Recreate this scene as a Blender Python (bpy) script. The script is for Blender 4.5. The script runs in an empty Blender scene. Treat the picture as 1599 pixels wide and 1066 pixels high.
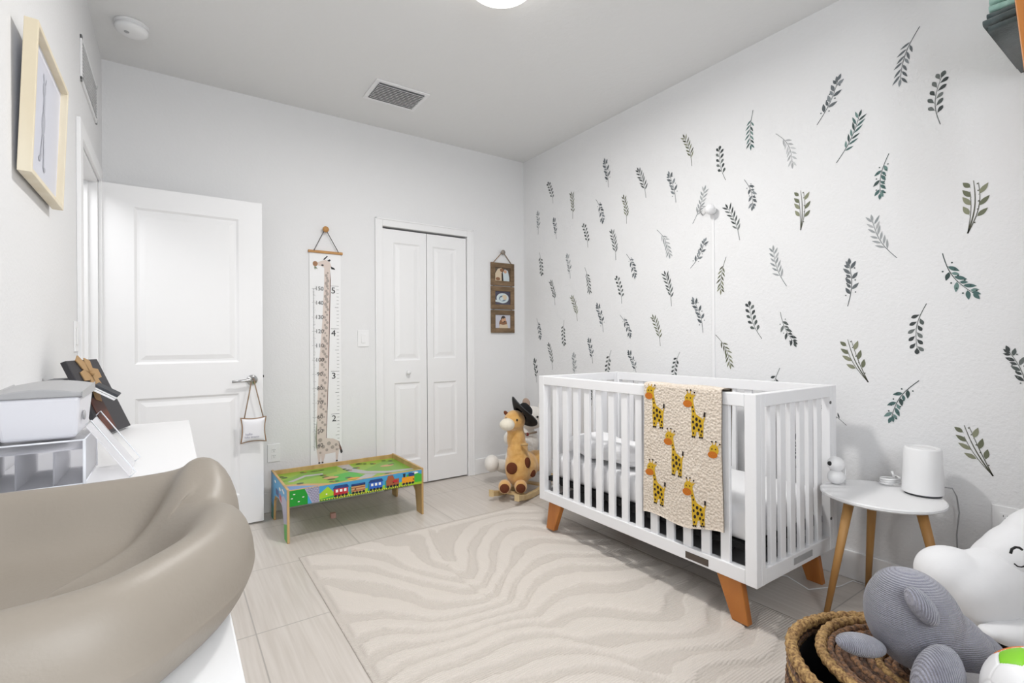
import bpy, math, random
import numpy as np
from mathutils import Vector, Matrix, noise
random.seed(7)
C = bpy.context.scene.collection
SC = bpy.context.scene
PI = math.pi
# ------------------------------------------------------------------ camera
CAM = Vector((0, 0, 1.148)); YAW = math.radians(34.52); ROLL = math.radians(-.352); FPX = 771.4
cd = bpy.data.cameras.new('camera'); cam = bpy.data.objects.new('camera', cd); C.objects.link(cam)
cd.sensor_width = 36; cd.lens = FPX * 36 / 1599; cd.clip_start = .02
_f = Vector((math.sin(YAW), math.cos(YAW), 0)); _r = Vector((math.cos(YAW), -math.sin(YAW), 0)); _u = Vector((0, 0, 1))
_r2 = _r * math.cos(ROLL) + _u * math.sin(ROLL); _u2 = -_r * math.sin(ROLL) + _u * math.cos(ROLL)
cam.matrix_world = Matrix(((_r2.x, _u2.x, -_f.x, CAM.x), (_r2.y, _u2.y, -_f.y, CAM.y), (_r2.z, _u2.z, -_f.z, CAM.z), (0, 0, 0, 1)))
SC.camera = cam
def at(u, v, **k):
    d = _f + _r2 * ((u - 799.5) / FPX) - _u2 * ((v - 533) / FPX)
    a, val = list(k.items())[0]; i = 'xyz'.index(a)
    return CAM + d * ((val - CAM[i]) / d[i])
# ------------------------------------------------------------------ world, lights, exposure
W = bpy.data.worlds.new('world'); SC.world = W; W.use_nodes = True
W.node_tree.nodes['Background'].inputs[0].default_value = (.85, .92, 1, 1)
W.node_tree.nodes['Background'].inputs[1].default_value = 1.0
SC.view_settings.view_transform = 'Standard'; SC.view_settings.look = 'None'
SC.view_settings.exposure = 0.17; SC.view_settings.gamma = 1.0; SC.view_settings.use_curve_mapping = False
# the room: x -0.33..2.687, y -0.75..3.704, z 0..2.80
XL, XR, YB, YF, ZC = -.33, 2.687, 3.704, -.75, 2.80
def area(name, loc, target, sx, sy, power, col=(1, 1, 1)):
    l = bpy.data.lights.new(name, 'AREA'); l.shape = 'RECTANGLE'; l.size = sx; l.size_y = sy; l.energy = power; l.color = col
    o = bpy.data.objects.new(name, l); C.objects.link(o); o.location = loc
    o.rotation_euler = (Vector(target) - Vector(loc)).to_track_quat('-Z', 'Y').to_euler(); return o
LAMP = (1.215, 1.835)
l = bpy.data.lights.new('ceiling_bulb', 'AREA'); l.shape = 'DISK'; l.size = .26; l.energy = 27; l.color = (1, .985, .96)
lo = bpy.data.objects.new('ceiling_bulb', l); C.objects.link(lo); lo.location = (LAMP[0], LAMP[1], 2.690)
area('added_window_light', (.50, YF - .14, 1.75), (.70, 2, 1.3), .95, 1.05, 30, (.95, .98, 1))  # added light from behind the camera, entering by an invented window
area('added_hall_light', (-.95, 2.9, 2.3), (-.75, 3.2, 0), .6, .6, 12)  # area lamp added in the unseen hall to light the doorway

# ------------------------------------------------------------------ materials
def srgb(r, g, b):
    return tuple((c / 255 / 12.92 if c / 255 < .04045 else ((c / 255 + .055) / 1.055) ** 2.4) for c in (r, g, b)) + (1,)
def mat(name, col, rough=.5, bump=None, var=None, metal=0, spec=None, sheen=0, emit=None):
    """bump=(scale,strength[,kind]); var=(scale, second colour[, stretch])"""
    m = bpy.data.materials.new(name); m.use_nodes = True; nt = m.node_tree; b = nt.nodes['Principled BSDF']
    if len(col) == 3: col = srgb(*col)
    b.inputs['Base Color'].default_value = col; b.inputs['Roughness'].default_value = rough; b.inputs['Metallic'].default_value = metal
    if spec is not None: b.inputs['Specular IOR Level'].default_value = spec
    if sheen: b.inputs['Sheen Weight'].default_value = sheen; b.inputs['Sheen Roughness'].default_value = .6
    if emit: b.inputs['Emission Color'].default_value = srgb(*emit[0]); b.inputs['Emission Strength'].default_value = emit[1]
    tc = nt.nodes.new('ShaderNodeTexCoord')
    if var:
        n = nt.nodes.new('ShaderNodeTexNoise'); n.inputs['Scale'].default_value = var[0]; n.inputs['Detail'].default_value = 4
        mp = nt.nodes.new('ShaderNodeMapping'); mp.inputs['Scale'].default_value = var[2] if len(var) > 2 else (1, 1, 1)
        mx = nt.nodes.new('ShaderNodeMix'); mx.data_type = 'RGBA'
        rp = nt.nodes.new('ShaderNodeMapRange'); rp.inputs[1].default_value = .35; rp.inputs[2].default_value = .65
        nt.links.new(tc.outputs['Object'], mp.inputs[0]); nt.links.new(mp.outputs[0], n.inputs[0]); nt.links.new(n.outputs[0], rp.inputs[0]); nt.links.new(rp.outputs[0], mx.inputs[0])
        mx.inputs[6].default_value = col; mx.inputs[7].default_value = srgb(*var[1]); nt.links.new(mx.outputs[2], b.inputs['Base Color'])
    if bump:
        kind = bump[2] if len(bump) > 2 else 'noise'
        if kind == 'noise':
            t = nt.nodes.new('ShaderNodeTexNoise'); t.inputs['Scale'].default_value = bump[0]; t.inputs['Detail'].default_value = 3; out = t.outputs[0]
        elif kind == 'wave':
            t = nt.nodes.new('ShaderNodeTexWave'); t.inputs['Scale'].default_value = bump[0]; t.inputs['Distortion'].default_value = 1.6; t.inputs['Detail Scale'].default_value = 4
            t.bands_direction = bump[3] if len(bump) > 3 else 'X'; out = t.outputs[1]
        elif kind == 'voro':
            t = nt.nodes.new('ShaderNodeTexVoronoi'); t.inputs['Scale'].default_value = bump[0]; out = t.outputs[0]
        nt.links.new(tc.outputs['Object'], t.inputs[0])
        bp = nt.nodes.new('ShaderNodeBump'); bp.inputs['Strength'].default_value = bump[1]; bp.inputs['Distance'].default_value = .004
        nt.links.new(out, bp.inputs['Height']); nt.links.new(bp.outputs[0], b.inputs['Normal'])
    return m
M = {}
M['wall'] = mat('white_wall_paint', (233, 233, 234), .8, (90, .30))
M['wall_feature'] = mat('white_textured_wall', (233, 233, 234), .75, (75, .55))
M['ceiling'] = mat('knockdown_ceiling', (232, 232, 232), .9, (28, .45))
M['trim'] = mat('trim_white', (240, 240, 241), .45)
M['door'] = mat('door_white', (240, 240, 241), .45)
M['white'] = mat('satin_white', (240, 240, 241), .4)
M['crib'] = mat('crib_white', (242, 242, 244), .35)
M['dark'] = mat('closet_dark', (35, 35, 36), .9)
M['orange_wood'] = mat('honey_wood', (196, 126, 58), .4, (60, .1), (14, (172, 102, 42), (1, 1, .12)))
M['beech'] = mat('pale_beech', (196, 148, 88), .5, None, (16, (180, 130, 72), (1, 1, .12)))
M['birch'] = mat('birch_edge', (224, 196, 148), .5, None, (20, (206, 174, 122)))
M['frame_pale'] = mat('pale_frame_wood', (238, 228, 206), .5, None, (12, (230, 217, 190), (1, 1, .2)))
M['barn'] = mat('weathered_wood', (134, 110, 84), .8, (60, .5), (30, (104, 84, 62), (.3, 1, 1)))
M['cord_dark'] = mat('dark_cord', (70, 66, 62), .8)
M['twine'] = mat('twine', (150, 125, 98), .9)
M['chrome'] = mat('brushed_nickel', (190, 190, 190), .25, metal=1)
M['black'] = mat('black_plastic', (18, 18, 20), .5)
M['blackfab'] = mat('black_fabric', (16, 16, 18), .9, (300, .3))
M['greyfab'] = mat('grey_panel_fabric', (70, 72, 76), .9, (300, .2))
M['sheet'] = mat('white_sheet', (244, 244, 246), .9, (18, .5), sheen=.2)
M['paper'] = mat('white_canvas', (242, 242, 243), .9)
M['ink'] = mat('ink', (66, 66, 68), .9)
M['pad'] = mat('taupe_foam', (150, 141, 130), .45, (220, .06), spec=.4)
M['binlid'] = mat('grey_lid', (172, 172, 174), .35)
M['binbody'] = mat('frosted_white', (226, 226, 232), .3)
M['charcoal'] = mat('charcoal_board', (50, 48, 52), .5)
M['tan'] = mat('tan_ribbon', (176, 142, 100), .7)
M['brown'] = mat('red_brown_leather', (98, 48, 32), .5, None, (20, (70, 34, 26)))
M['outlet_dark'] = mat('outlet_slot', (90, 90, 90), .6)
def clear(name, tint, base, edge=.5):
    m = bpy.data.materials.new(name); m.use_nodes = True; nt = m.node_tree; nt.nodes.remove(nt.nodes['Principled BSDF'])
    out = nt.nodes['Material Output']; tr = nt.nodes.new('ShaderNodeBsdfTransparent'); tr.inputs[0].default_value = (*tint, 1); body = .14 if edge else 0
    gl = nt.nodes.new('ShaderNodeBsdfGlossy'); gl.inputs['Roughness'].default_value = .06
    df = nt.nodes.new('ShaderNodeBsdfDiffuse'); df.inputs[0].default_value = (.9, .9, .92, 1)
    m1 = nt.nodes.new('ShaderNodeMixShader'); m1.inputs[0].default_value = edge
    nt.links.new(gl.outputs[0], m1.inputs[1]); nt.links.new(df.outputs[0], m1.inputs[2])
    fr = nt.nodes.new('ShaderNodeLayerWeight'); fr.inputs[0].default_value = base
    m2 = nt.nodes.new('ShaderNodeMixShader'); nt.links.new(fr.outputs['Fresnel'], m2.inputs[0])
    nt.links.new(tr.outputs[0], m2.inputs[1]); nt.links.new(m1.outputs[0], m2.inputs[2]); m3 = nt.nodes.new('ShaderNodeMixShader'); m3.inputs[0].default_value = body; tl = nt.nodes.new('ShaderNodeBsdfTranslucent'); tl.inputs[0].default_value = (.95, .95, .97, 1)
    nt.links.new(m2.outputs[0], m3.inputs[1]); nt.links.new(tl.outputs[0], m3.inputs[2]); nt.links.new(m3.outputs[0], out.inputs[0]); return m
M['acrylic'] = clear('clear_acrylic', (.99, .99, 1), .3, .8)
M['glass'] = clear('added_window_glass', (1, 1, 1), .12, 0)
M['acrylic_edge'] = mat('acrylic_bright_edge', (236, 238, 244), .15)

# ------------------------------------------------------------------ mesh builder
class MB:
    def __init__(s): s.v = []; s.f = []; s.m = []; s.sm = []
    def add(s, vs, fs, mi=0, sm=False):
        b = len(s.v); s.v += [tuple(p) for p in vs]
        for f in fs: s.f.append(tuple(b + i for i in f)); s.m.append(mi); s.sm.append(sm)
        return s
    def box(s, x0, x1, y0, y1, z0, z1, mi=0, M_=None):
        vs = [Vector((x, y, z)) for x in (x0, x1) for y in (y0, y1) for z in (z0, z1)]
        if M_: vs = [M_ @ p for p in vs]
        return s.add(vs, [(0, 1, 3, 2), (4, 6, 7, 5), (0, 4, 5, 1), (2, 3, 7, 6), (0, 2, 6, 4), (1, 5, 7, 3)], mi)
    def hexa(s, b4, t4, mi=0):
        return s.add(list(b4) + list(t4), [(3, 2, 1, 0), (4, 5, 6, 7), (0, 1, 5, 4), (1, 2, 6, 5), (2, 3, 7, 6), (3, 0, 4, 7)], mi)
    def tube(s, pts, r, n=10, mi=0, cap=True, closed=False):
        pts = [Vector(p) for p in pts]; k = len(pts); R = r if hasattr(r, '__len__') else [r] * k
        vs = []; up = None
        for i, p in enumerate(pts):
            if closed: d = pts[(i + 1) % k] - pts[i - 1]
            else: d = pts[min(i + 1, k - 1)] - pts[max(i - 1, 0)]
            d = d.normalized() if d.length > 1e-9 else Vector((0, 0, 1))
            if up is None: up = Vector((0, 0, 1)) if abs(d.z) < .9 else Vector((1, 0, 0))
            a = d.cross(up).normalized(); up = a.cross(d).normalized()
            for j in range(n):
                t = 2 * PI * j / n; vs.append(p + (a * math.cos(t) + up * math.sin(t)) * R[i])
        fs = []
        for i in range(k if closed else k - 1):
            for j in range(n):
                i2 = (i + 1) % k; fs.append((i * n + j, i * n + (j + 1) % n, i2 * n + (j + 1) % n, i2 * n + j))
        s.add(vs, fs, mi, True)
        if cap and not closed:
            b = len(s.v) - k * n
            s.f.append(tuple(b + j for j in range(n))[::-1]); s.m.append(mi); s.sm.append(False)
            s.f.append(tuple(b + (k - 1) * n + j for j in range(n))); s.m.append(mi); s.sm.append(False)
        return s
    def lathe(s, prof, c=(0, 0, 0), n=40, mi=0, M_=None):
        """prof: list of (r,z); r==0 closes"""
        c = Vector(c); vs = []; fs = []; rings = []
        for r, z in prof:
            if r < 1e-6: rings.append([len(vs)]); vs.append(Vector((0, 0, z)))
            else:
                rings.append(list(range(len(vs), len(vs) + n)))
                vs += [Vector((r * math.cos(2 * PI * j / n), r * math.sin(2 * PI * j / n), z)) for j in range(n)]
        for a, b in zip(rings, rings[1:]):
            for j in range(n):
                j2 = (j + 1) % n
                if len(a) == 1 and len(b) == 1: continue
                if len(a) == 1: fs.append((a[0], b[j2], b[j]))
                elif len(b) == 1: fs.append((a[j], a[j2], b[0]))
                else: fs.append((a[j], a[j2], b[j2], b[j]))
        vs = [(M_ @ p if M_ else p) + c for p in vs]
        return s.add(vs, fs, mi, True)
    def ell(s, c, r, rot=None, mi=0, n=24, m=14):
        if not hasattr(r, '__len__'): r = (r, r, r)
        S = Matrix.Diagonal(Vector((r[0], r[1], r[2], 1))); Rm = rot.to_4x4() if rot else Matrix.Identity(4)
        pr = [(math.sin(PI * i / m), -math.cos(PI * i / m)) for i in range(m + 1)]; pr[0] = (0, -1); pr[-1] = (0, 1)
        return s.lathe(pr, c, n, mi, Rm @ S)
    def poly(s, pts, mi=0): return s.add(pts, [tuple(range(len(pts)))], mi)
    def build(s, name, mats, parent=None, origin=None, bevel=0, seg=2, sub=0, remesh=0, smooth=None):
        me = bpy.data.meshes.new(name); o = bpy.data.objects.new(name, me); C.objects.link(o)
        rt = parent
        while rt is not None and rt.parent is not None: rt = rt.parent
        if origin is None: origin = (0, 0, 0)
        og = Vector(origin)
        if rt is not None: og = Vector(rt['_o']) if '_o' in rt else Vector((0, 0, 0))
        me.from_pydata([tuple(Vector(p) - og) for p in s.v], [], s.f)
        if not isinstance(mats, (list, tuple)): mats = [mats]
        for m_ in mats: me.materials.append(m_)
        me.polygons.foreach_set('material_index', s.m); me.polygons.foreach_set('use_smooth', [x if smooth is None else smooth for x in s.sm])
        me.update()
        if parent is not None: o.parent = parent
        else: o.location = og; o['_o'] = tuple(og)
        if bevel:
            b = o.modifiers.new('bevel', 'BEVEL'); b.width = bevel; b.segments = seg; b.limit_method = 'ANGLE'; b.angle_limit = math.radians(40)
        if remesh:
            r = o.modifiers.new('remesh', 'REMESH'); r.mode = 'VOXEL'; r.voxel_size = remesh; r.use_smooth_shade = True
            k = o.modifiers.new('smooth', 'SMOOTH'); k.factor = .5; k.iterations = 6
        if sub:
            k = o.modifiers.new('sub', 'SUBSURF'); k.levels = sub; k.render_levels = sub
        return o
def tag(o, label=None, cat=None, group=None, kind=None):
    if label: o['label'] = label
    if cat: o['category'] = cat
    if group: o['group'] = group
    if kind: o['kind'] = kind
    return o
def thing(name, label, cat, loc=(0, 0, 0), group=None, rotz=0, local=False):
    """local=True: children are modelled in the empty's own frame; else in room coordinates"""
    o = bpy.data.objects.new(name, None); C.objects.link(o); o.empty_display_size = .05
    o.location = loc; o.rotation_euler = (0, 0, rotz); o['_o'] = (0., 0., 0.) if local else tuple(float(x) for x in loc)
    return tag(o, label, cat, group)
def struct(o): o['kind'] = 'structure'; return o
def text_mesh(body, size):
    cu = bpy.data.curves.new('t', 'FONT'); cu.body = body; cu.size = size; cu.resolution_u = 3; cu.align_x = 'CENTER'; cu.align_y = 'CENTER'
    o = bpy.data.objects.new('t', cu); C.objects.link(o); dg = bpy.context.evaluated_depsgraph_get(); dg.update()
    me = bpy.data.meshes.new_from_object(o.evaluated_get(dg)); vs = [v.co.copy() for v in me.vertices]; fs = [tuple(p.vertices) for p in me.polygons]
    bpy.data.objects.remove(o); bpy.data.curves.remove(cu); bpy.data.meshes.remove(me); return vs, fs
def ring(cx, cy, rx, ry, n=14, a0=0): return [(cx + rx * math.cos(a0 + 2 * PI * i / n), cy + ry * math.sin(a0 + 2 * PI * i / n)) for i in range(n)]

# ------------------------------------------------------------------ room shell
def floor_material():
    m = bpy.data.materials.new('striated_tile'); m.use_nodes = True; nt = m.node_tree; b = nt.nodes['Principled BSDF']; N = nt.nodes.new; L = nt.links.new
    tc = N('ShaderNodeTexCoord'); mp = N('ShaderNodeMapping'); mp.inputs['Scale'].default_value = (70, 2.2, 1)
    L(tc.outputs['Object'], mp.inputs[0]); n = N('ShaderNodeTexNoise'); n.inputs['Scale'].default_value = 1; n.inputs['Detail'].default_value = 5
    L(mp.outputs[0], n.inputs[0]); mx = N('ShaderNodeMix'); mx.data_type = 'RGBA'; mx.inputs[6].default_value = srgb(203, 195, 187); mx.inputs[7].default_value = srgb(214, 207, 200)
    rr = N('ShaderNodeMapRange'); rr.inputs[1].default_value = .35; rr.inputs[2].default_value = .65; L(n.outputs[0], rr.inputs[0]); L(rr.outputs[0], mx.inputs[0])
    br = N('ShaderNodeTexBrick'); br.offset = 0; br.inputs['Scale'].default_value = 1; br.inputs['Brick Width'].default_value = .61; br.inputs['Row Height'].default_value = .61
    br.inputs['Mortar Size'].default_value = .0028; br.inputs['Mortar Smooth'].default_value = .2
    m2 = N('ShaderNodeMapping'); m2.inputs['Location'].default_value = (-.267, -.35, 0); L(tc.outputs['Object'], m2.inputs[0]); L(m2.outputs[0], br.inputs[0])
    mg = N('ShaderNodeMix'); mg.data_type = 'RGBA'; L(br.outputs['Fac'], mg.inputs[0]); L(mx.outputs[2], mg.inputs[6]); mg.inputs[7].default_value = srgb(176, 170, 164)
    L(mg.outputs[2], b.inputs['Base Color']); b.inputs['Roughness'].default_value = .32; b.inputs['Specular IOR Level'].default_value = .4
    return m
HX = -1.5
mb = MB().box(HX, XR + .1, YF - .1, YB + .7, -.1, 0); struct(mb.build('floor', floor_material()))
mb = MB().box(HX, XR + .1, YF - .1, YB + .7, ZC, ZC + .1); struct(mb.build('ceiling', M['ceiling']))
mb = MB().box(XR, XR + .1, YF - .1, YB + .7, 0, ZC); struct(mb.build('wall_right', M['wall_feature']))
CX0, CX1, CZ = 1.338, 2.082, 2.045
mb = MB(); mb.box(HX, CX0, YB, YB + .1, 0, ZC); mb.box(CX1, XR, YB, YB + .1, 0, ZC); mb.box(CX0, CX1, YB, YB + .1, CZ, ZC)
struct(mb.build('wall_back', M['wall']))
mb = MB(); mb.box(CX0 - .1, CX1 + .1, YB + .60, YB + .65, 0, ZC); mb.box(CX0 - .1, CX0 - .05, YB + .1, YB + .60, 0, ZC); mb.box(CX1 + .05, CX1 + .1, YB + .1, YB + .60, 0, ZC)
struct(mb.build('wall_closet', M['dark']))  # unseen dark box behind the closet doors, added to block light
DY0, DY1, DZ = 2.815, 3.505, 2.045
mb = MB(); mb.box(XL - .12, XL, YF, DY0, 0, ZC); mb.box(XL - .12, XL, DY1, YB, 0, ZC); mb.box(XL - .12, XL, DY0, DY1, DZ, ZC)
struct(mb.build('wall_left', M['wall']))
mb = MB(); mb.box(HX - .1, HX, YF, YB + .7, 0, ZC); mb.box(HX, XL - .12, YF - .1, YF, 0, ZC); struct(mb.build('wall_hall', M['wall']))
# front wall (behind the camera) with an unseen window added for fill light
WX0, WX1, WZ0, WZ1 = .0, 1.0, 1.2, 2.3
mb = MB(); mb.box(XL - .12, WX0, YF - .1, YF, 0, ZC); mb.box(WX1, XR, YF - .1, YF, 0, ZC); mb.box(WX0, WX1, YF - .1, YF, 0, WZ0); mb.box(WX0, WX1, YF - .1, YF, WZ1, ZC)
struct(mb.build('wall_front', M['wall']))
w = struct(MB().box(WX0, WX1, YF - .07, YF - .064, WZ0, WZ1).build('added_window_1', M['glass']))
mb = MB()
for a in ((WX0, WX0 + .04, WZ0, WZ1), (WX1 - .04, WX1, WZ0, WZ1), (WX0, WX1, WZ0, WZ0 + .04), (WX0, WX1, WZ1 - .04, WZ1), (WX0, WX1, 1.73, 1.77)): mb.box(a[0], a[1], YF - .09, YF - .04, a[2], a[3])
mb.build('added_window_frame', M['trim'], w)
# baseboards
def base(name, *boxes):
    mb = MB()
    for (x0, x1, y0, y1) in boxes: mb.box(x0, x1, y0, y1, 0, .135)
    struct(mb.build(name, M['trim'], bevel=.004))
base('baseboard_right', (XR - .014, XR, YF, YB)); base('baseboard_back', (XL, CX0 - .062, YB - .014, YB), (CX1 + .062, XR - .014, YB - .014, YB))
base('baseboard_left', (XL, XL + .014, YF, DY0 - .07), (XL, XL + .014, DY1 + .07, YB - .014)); base('baseboard_front', (XL + .014, XR - .014, YF, YF + .014))
# casings
mb = MB(); t = .013
mb.box(CX0 - .06, CX0, YB - t, YB, 0, CZ + .06); mb.box(CX1, CX1 + .06, YB - t, YB, 0, CZ + .06); mb.box(CX0, CX1, YB - t, YB, CZ, CZ + .06)
mb.box(CX0 - .06, CX0 - .048, YB - t - .006, YB - t, 0, CZ + .06); mb.box(CX1 + .048, CX1 + .06, YB - t - .006, YB - t, 0, CZ + .06); mb.box(CX0 - .06, CX1 + .06, YB - t - .006, YB - t, CZ + .048, CZ + .06)
struct(mb.build('trim_1', M['trim'], bevel=.003))
mb = MB(); k = .065
mb.box(XL, XL + .016, DY0 - k, DY0 + .006, 0, DZ + k); mb.box(XL, XL + .016, DY1 - .004, DY1 + k, 0, DZ + k); mb.box(XL, XL + .016, DY0, DY1, DZ - .004, DZ + k)
mb.box(XL - .12, XL, DY0, DY0 + .018, 0, DZ); mb.box(XL - .12, XL, DY1 - .018, DY1, 0, DZ); mb.box(XL - .12, XL, DY0, DY1, DZ - .018, DZ)
mb.box(XL - .075, XL - .04, DY1 - .03, DY1 - .018, 0, DZ - .018); mb.box(XL - .075, XL - .04, DY0 + .018, DY0 + .03, 0, DZ - .018)
struct(mb.build('trim_2', M['trim'], bevel=.003))
# ------------------------------------------------------------------ doors
def panel_rings(mb, x0, x1, z0, z1, y, d=1):
    R = [(0, 0), (.012, .009), (.024, .009), (.05, .003)]; vs = []
    for ins, dep in R: vs += [(x0 + ins, y + d * dep, z0 + ins), (x1 - ins, y + d * dep, z0 + ins), (x1 - ins, y + d * dep, z1 - ins), (x0 + ins, y + d * dep, z1 - ins)]
    fs = []
    for i in range(3):
        for j in range(4): a = i * 4 + j; b = i * 4 + (j + 1) % 4; fs.append((a, b, b + 4, a + 4))
    fs.append((12, 13, 14, 15)); mb.add(vs, fs)
def door_leaf(mb, x0, x1, z0, z1, y, th, panels):
    mb.box(x0, x1, y + .012, y + th, z0, z1)
    px0, px1 = panels[0][0], panels[0][1]
    mb.box(x0, px0, y, y + .0125, z0, z1); mb.box(px1, x1, y, y + .0125, z0, z1); zz = z0
    for (a, b, c, d) in sorted(panels, key=lambda q: q[2]): mb.box(px0, px1, y, y + .0125, zz, c); zz = d; panel_rings(mb, a, b, c, d, y)
    mb.box(px0, px1, y, y + .0125, zz, z1)
mid = (CX0 + CX1) / 2; yd = YB + .004
mb = MB(); door_leaf(mb, CX0 + .004, mid - .003, .012, CZ - .016, yd, .034, [(1.43, 1.652, .205, .828), (1.43, 1.652, 1.003, 1.93)])
d1 = struct(mb.build('door_1', M['door'])); d1['label'] = 'left leaf of the white bifold closet door'
MB().lathe([(0, -.0), (.008, 0), (.008, .012), (.014, .016), (.018, .024), (.015, .033), (0, .036)], (1.542, yd, .909), 20, 0, Matrix.Rotation(PI / 2, 4, 'X')).build('door_knob', M['white'], d1)
mb = MB(); door_leaf(mb, mid + .003, CX1 - .006, .012, CZ - .016, yd, .034, [(1.765, 1.98, .205, .82), (1.765, 1.98, 1.013, 1.93)])
d2 = struct(mb.build('door_2', M['door'])); d2['label'] = 'right leaf of the white bifold closet door'
DX0, DX1, DYY = -.316, .478, 3.512
mb = MB(); door_leaf(mb, DX0, DX1, .013, 2.04, DYY, .036, [(-.175, .345, .20, .835), (-.175, .345, 1.03, 1.922)])
d3 = struct(mb.build('door_3', M['door'])); d3['label'] = 'white two panel bedroom door standing open against the back wall'
for z in (.25, 1.05, 1.77):
    mb = MB(); mb.box(DX0 - .012, DX0, DYY + .001, DYY + .03, z - .045, z + .045); mb.tube([(DX0 - .007, DYY - .004, z - .048), (DX0 - .007, DYY - .004, z + .048)], .006, 10)
    mb.build('hinge', M['chrome'], d3)
hx, hz = .415, .915
mb = MB(); mb.lathe([(0, 0), (.032, 0), (.032, .006), (.026, .012), (.014, .014), (.012, .045), (0, .046)], (hx, DYY, hz), 24, 0, Matrix.Rotation(PI / 2, 4, 'X'))
mb.tube([(hx, DYY - .045, hz), (hx - .02, DYY - .052, hz + .001), (hx - .06, DYY - .055, hz - .001), (hx - .115, DYY - .05, hz - .004)], [.011, .011, .009, .008], 12)
mb.build('door_handle', M['chrome'], d3)
MB().box(DX1, DX1 + .0015, DYY + .01, DYY + .028, hz - .03, hz + .03).build('latch_plate', M['chrome'], d3)
MB().tube([(.497, YB - .03, .925), (.497, YB, .925)], .008, 10).build('door_stop', M['black'], struct(MB().tube([(.497, YB - .012, .925), (.497, YB, .925)], .012, 12).build('trim_3', M['outlet_dark'])))

# ------------------------------------------------------------------ wall plates, vents, detector, lamp
def plate(name, label, cx, z, wall, w=.075, h=.118, kind='outlet'):
    if wall == 'back': f = lambda a, d, zz: Vector((cx + a, YB - d, z + zz)); org = (cx, YB, z)
    elif wall == 'right': f = lambda a, d, zz: Vector((XR - d, cx - a, z + zz)); org = (XR, cx, z)
    else: f = lambda a, d, zz: Vector((XL + d, cx + a, z + zz)); org = (XL, cx, z)
    def bx(mb, a0, a1, d0, d1, z0, z1, mi=0): mb.hexa([f(a0, d0, z0), f(a1, d0, z0), f(a1, d1, z0), f(a0, d1, z0)], [f(a0, d0, z1), f(a1, d0, z1), f(a1, d1, z1), f(a0, d1, z1)], mi)
    t = thing(name, label, 'switch' if kind == 'switch' else 'outlet', org)
    mb = MB(); bx(mb, -w / 2, w / 2, 0, .006, -h / 2, h / 2); mb.build('cover_plate', M['white'], t, bevel=.002)
    if kind == 'switch':
        mb = MB(); bx(mb, -.017, .017, .006, .0095, -.034, .034); mb.build('rocker', M['white'], t, bevel=.002)
    else:
        for s in (-1, 1):
            mb = MB(); bx(mb, -.016, .016, .006, .0085, s * .02 - .014, s * .02 + .014)
            for a in (-.006, .006): bx(mb, a - .001, a + .001, .0085, .009, s * .02 - .001, s * .02 + .007, 1)
            bx(mb, -.002, .002, .0085, .009, s * .02 - .009, s * .02 - .005, 1)
            mb.build('socket', [M['white'], M['outlet_dark']], t)
    return t
plate('light_switch', 'white rocker light switch on the back wall left of the closet', 1.186, 1.178, 'back', .085, .125, 'switch')
plate('power_outlet', 'white wall outlet low on the back wall beside the open door', .567, .398, 'back', .078, .122)
plate('power_outlet', 'white wall outlet on the decorated wall behind the white plush pillow', .50, .43, 'right', .08, .12)
plate('light_switch', 'white light switch on the left wall beside the doorway', 2.70, 1.18, 'left', .08, .125, 'switch')
t = thing('power_adapter', 'grey plug adapter in the outlet behind the white plush pillow', 'plug', (XR, .48, .43))
MB().box(XR - .045, XR - .0095, .455, .50, .385, .425).build('adapter_body', M['binlid'], t, bevel=.004)
# supply vent on the ceiling
t = thing('ceiling_vent', 'white louvred air vent set in the ceiling', 'vent', (1.245, 3.16, ZC))
x0, x1, y0, y1 = 1.09, 1.40, 3.045, 3.275
mb = MB(); q = .028
for a in ((x0 - q, x1 + q, y0 - q, y0), (x0 - q, x1 + q, y1, y1 + q), (x0 - q, x0, y0, y1), (x1, x1 + q, y0, y1)): mb.box(*a, ZC - .008, ZC)
mb.build('vent_frame', M['white'], t, bevel=.003)
MB().box(x0, x1, y0, y1, ZC - .0015, ZC - .0005).build('vent_backing', M['binlid'], t)
for i in range(11):
    y = y0 + .014 + i * .0205; mb = MB()
    mb.hexa([(x0, y - .012, ZC - .020), (x1, y - .012, ZC - .020), (x1, y - .010, ZC - .021), (x0, y - .010, ZC - .021)], [(x0, y + .008, ZC - .004), (x1, y + .008, ZC - .004), (x1, y + .011, ZC - .004), (x0, y + .011, ZC - .004)])
    mb.build('slat', M['white'], t)
# return grille on the left wall
t = thing('return_grille', 'white return air grille high on the left wall above the doorway', 'vent', (XL, 3.14, 2.41))
a0, a1, z0, z1 = 2.875, 3.415, 2.315, 2.52
mb = MB()
for a in ((a0, a1, z0, z0 + .02), (a0, a1, z1 - .02, z1), (a0, a0 + .02, z0, z1), (a1 - .02, a1, z0, z1)): mb.box(XL, XL + .008, *a)
mb.build('grille_frame', M['white'], t, bevel=.002)
MB().box(XL, XL + .001, a0 + .02, a1 - .02, z0 + .02, z1 - .02).build('grille_backing', M['binlid'], t)
for i in range(11):
    z = z0 + .028 + i * .0150; MB().hexa([(XL + .001, a0 + .02, z + .006), (XL + .001, a1 - .02, z + .006), (XL + .002, a1 - .02, z + .008), (XL + .002, a0 + .02, z + .008)], [(XL + .009, a0 + .02, z - .003), (XL + .009, a1 - .02, z - .003), (XL + .010, a1 - .02, z - .001), (XL + .010, a0 + .02, z - .001)]).build('slat', M['white'], t)
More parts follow.
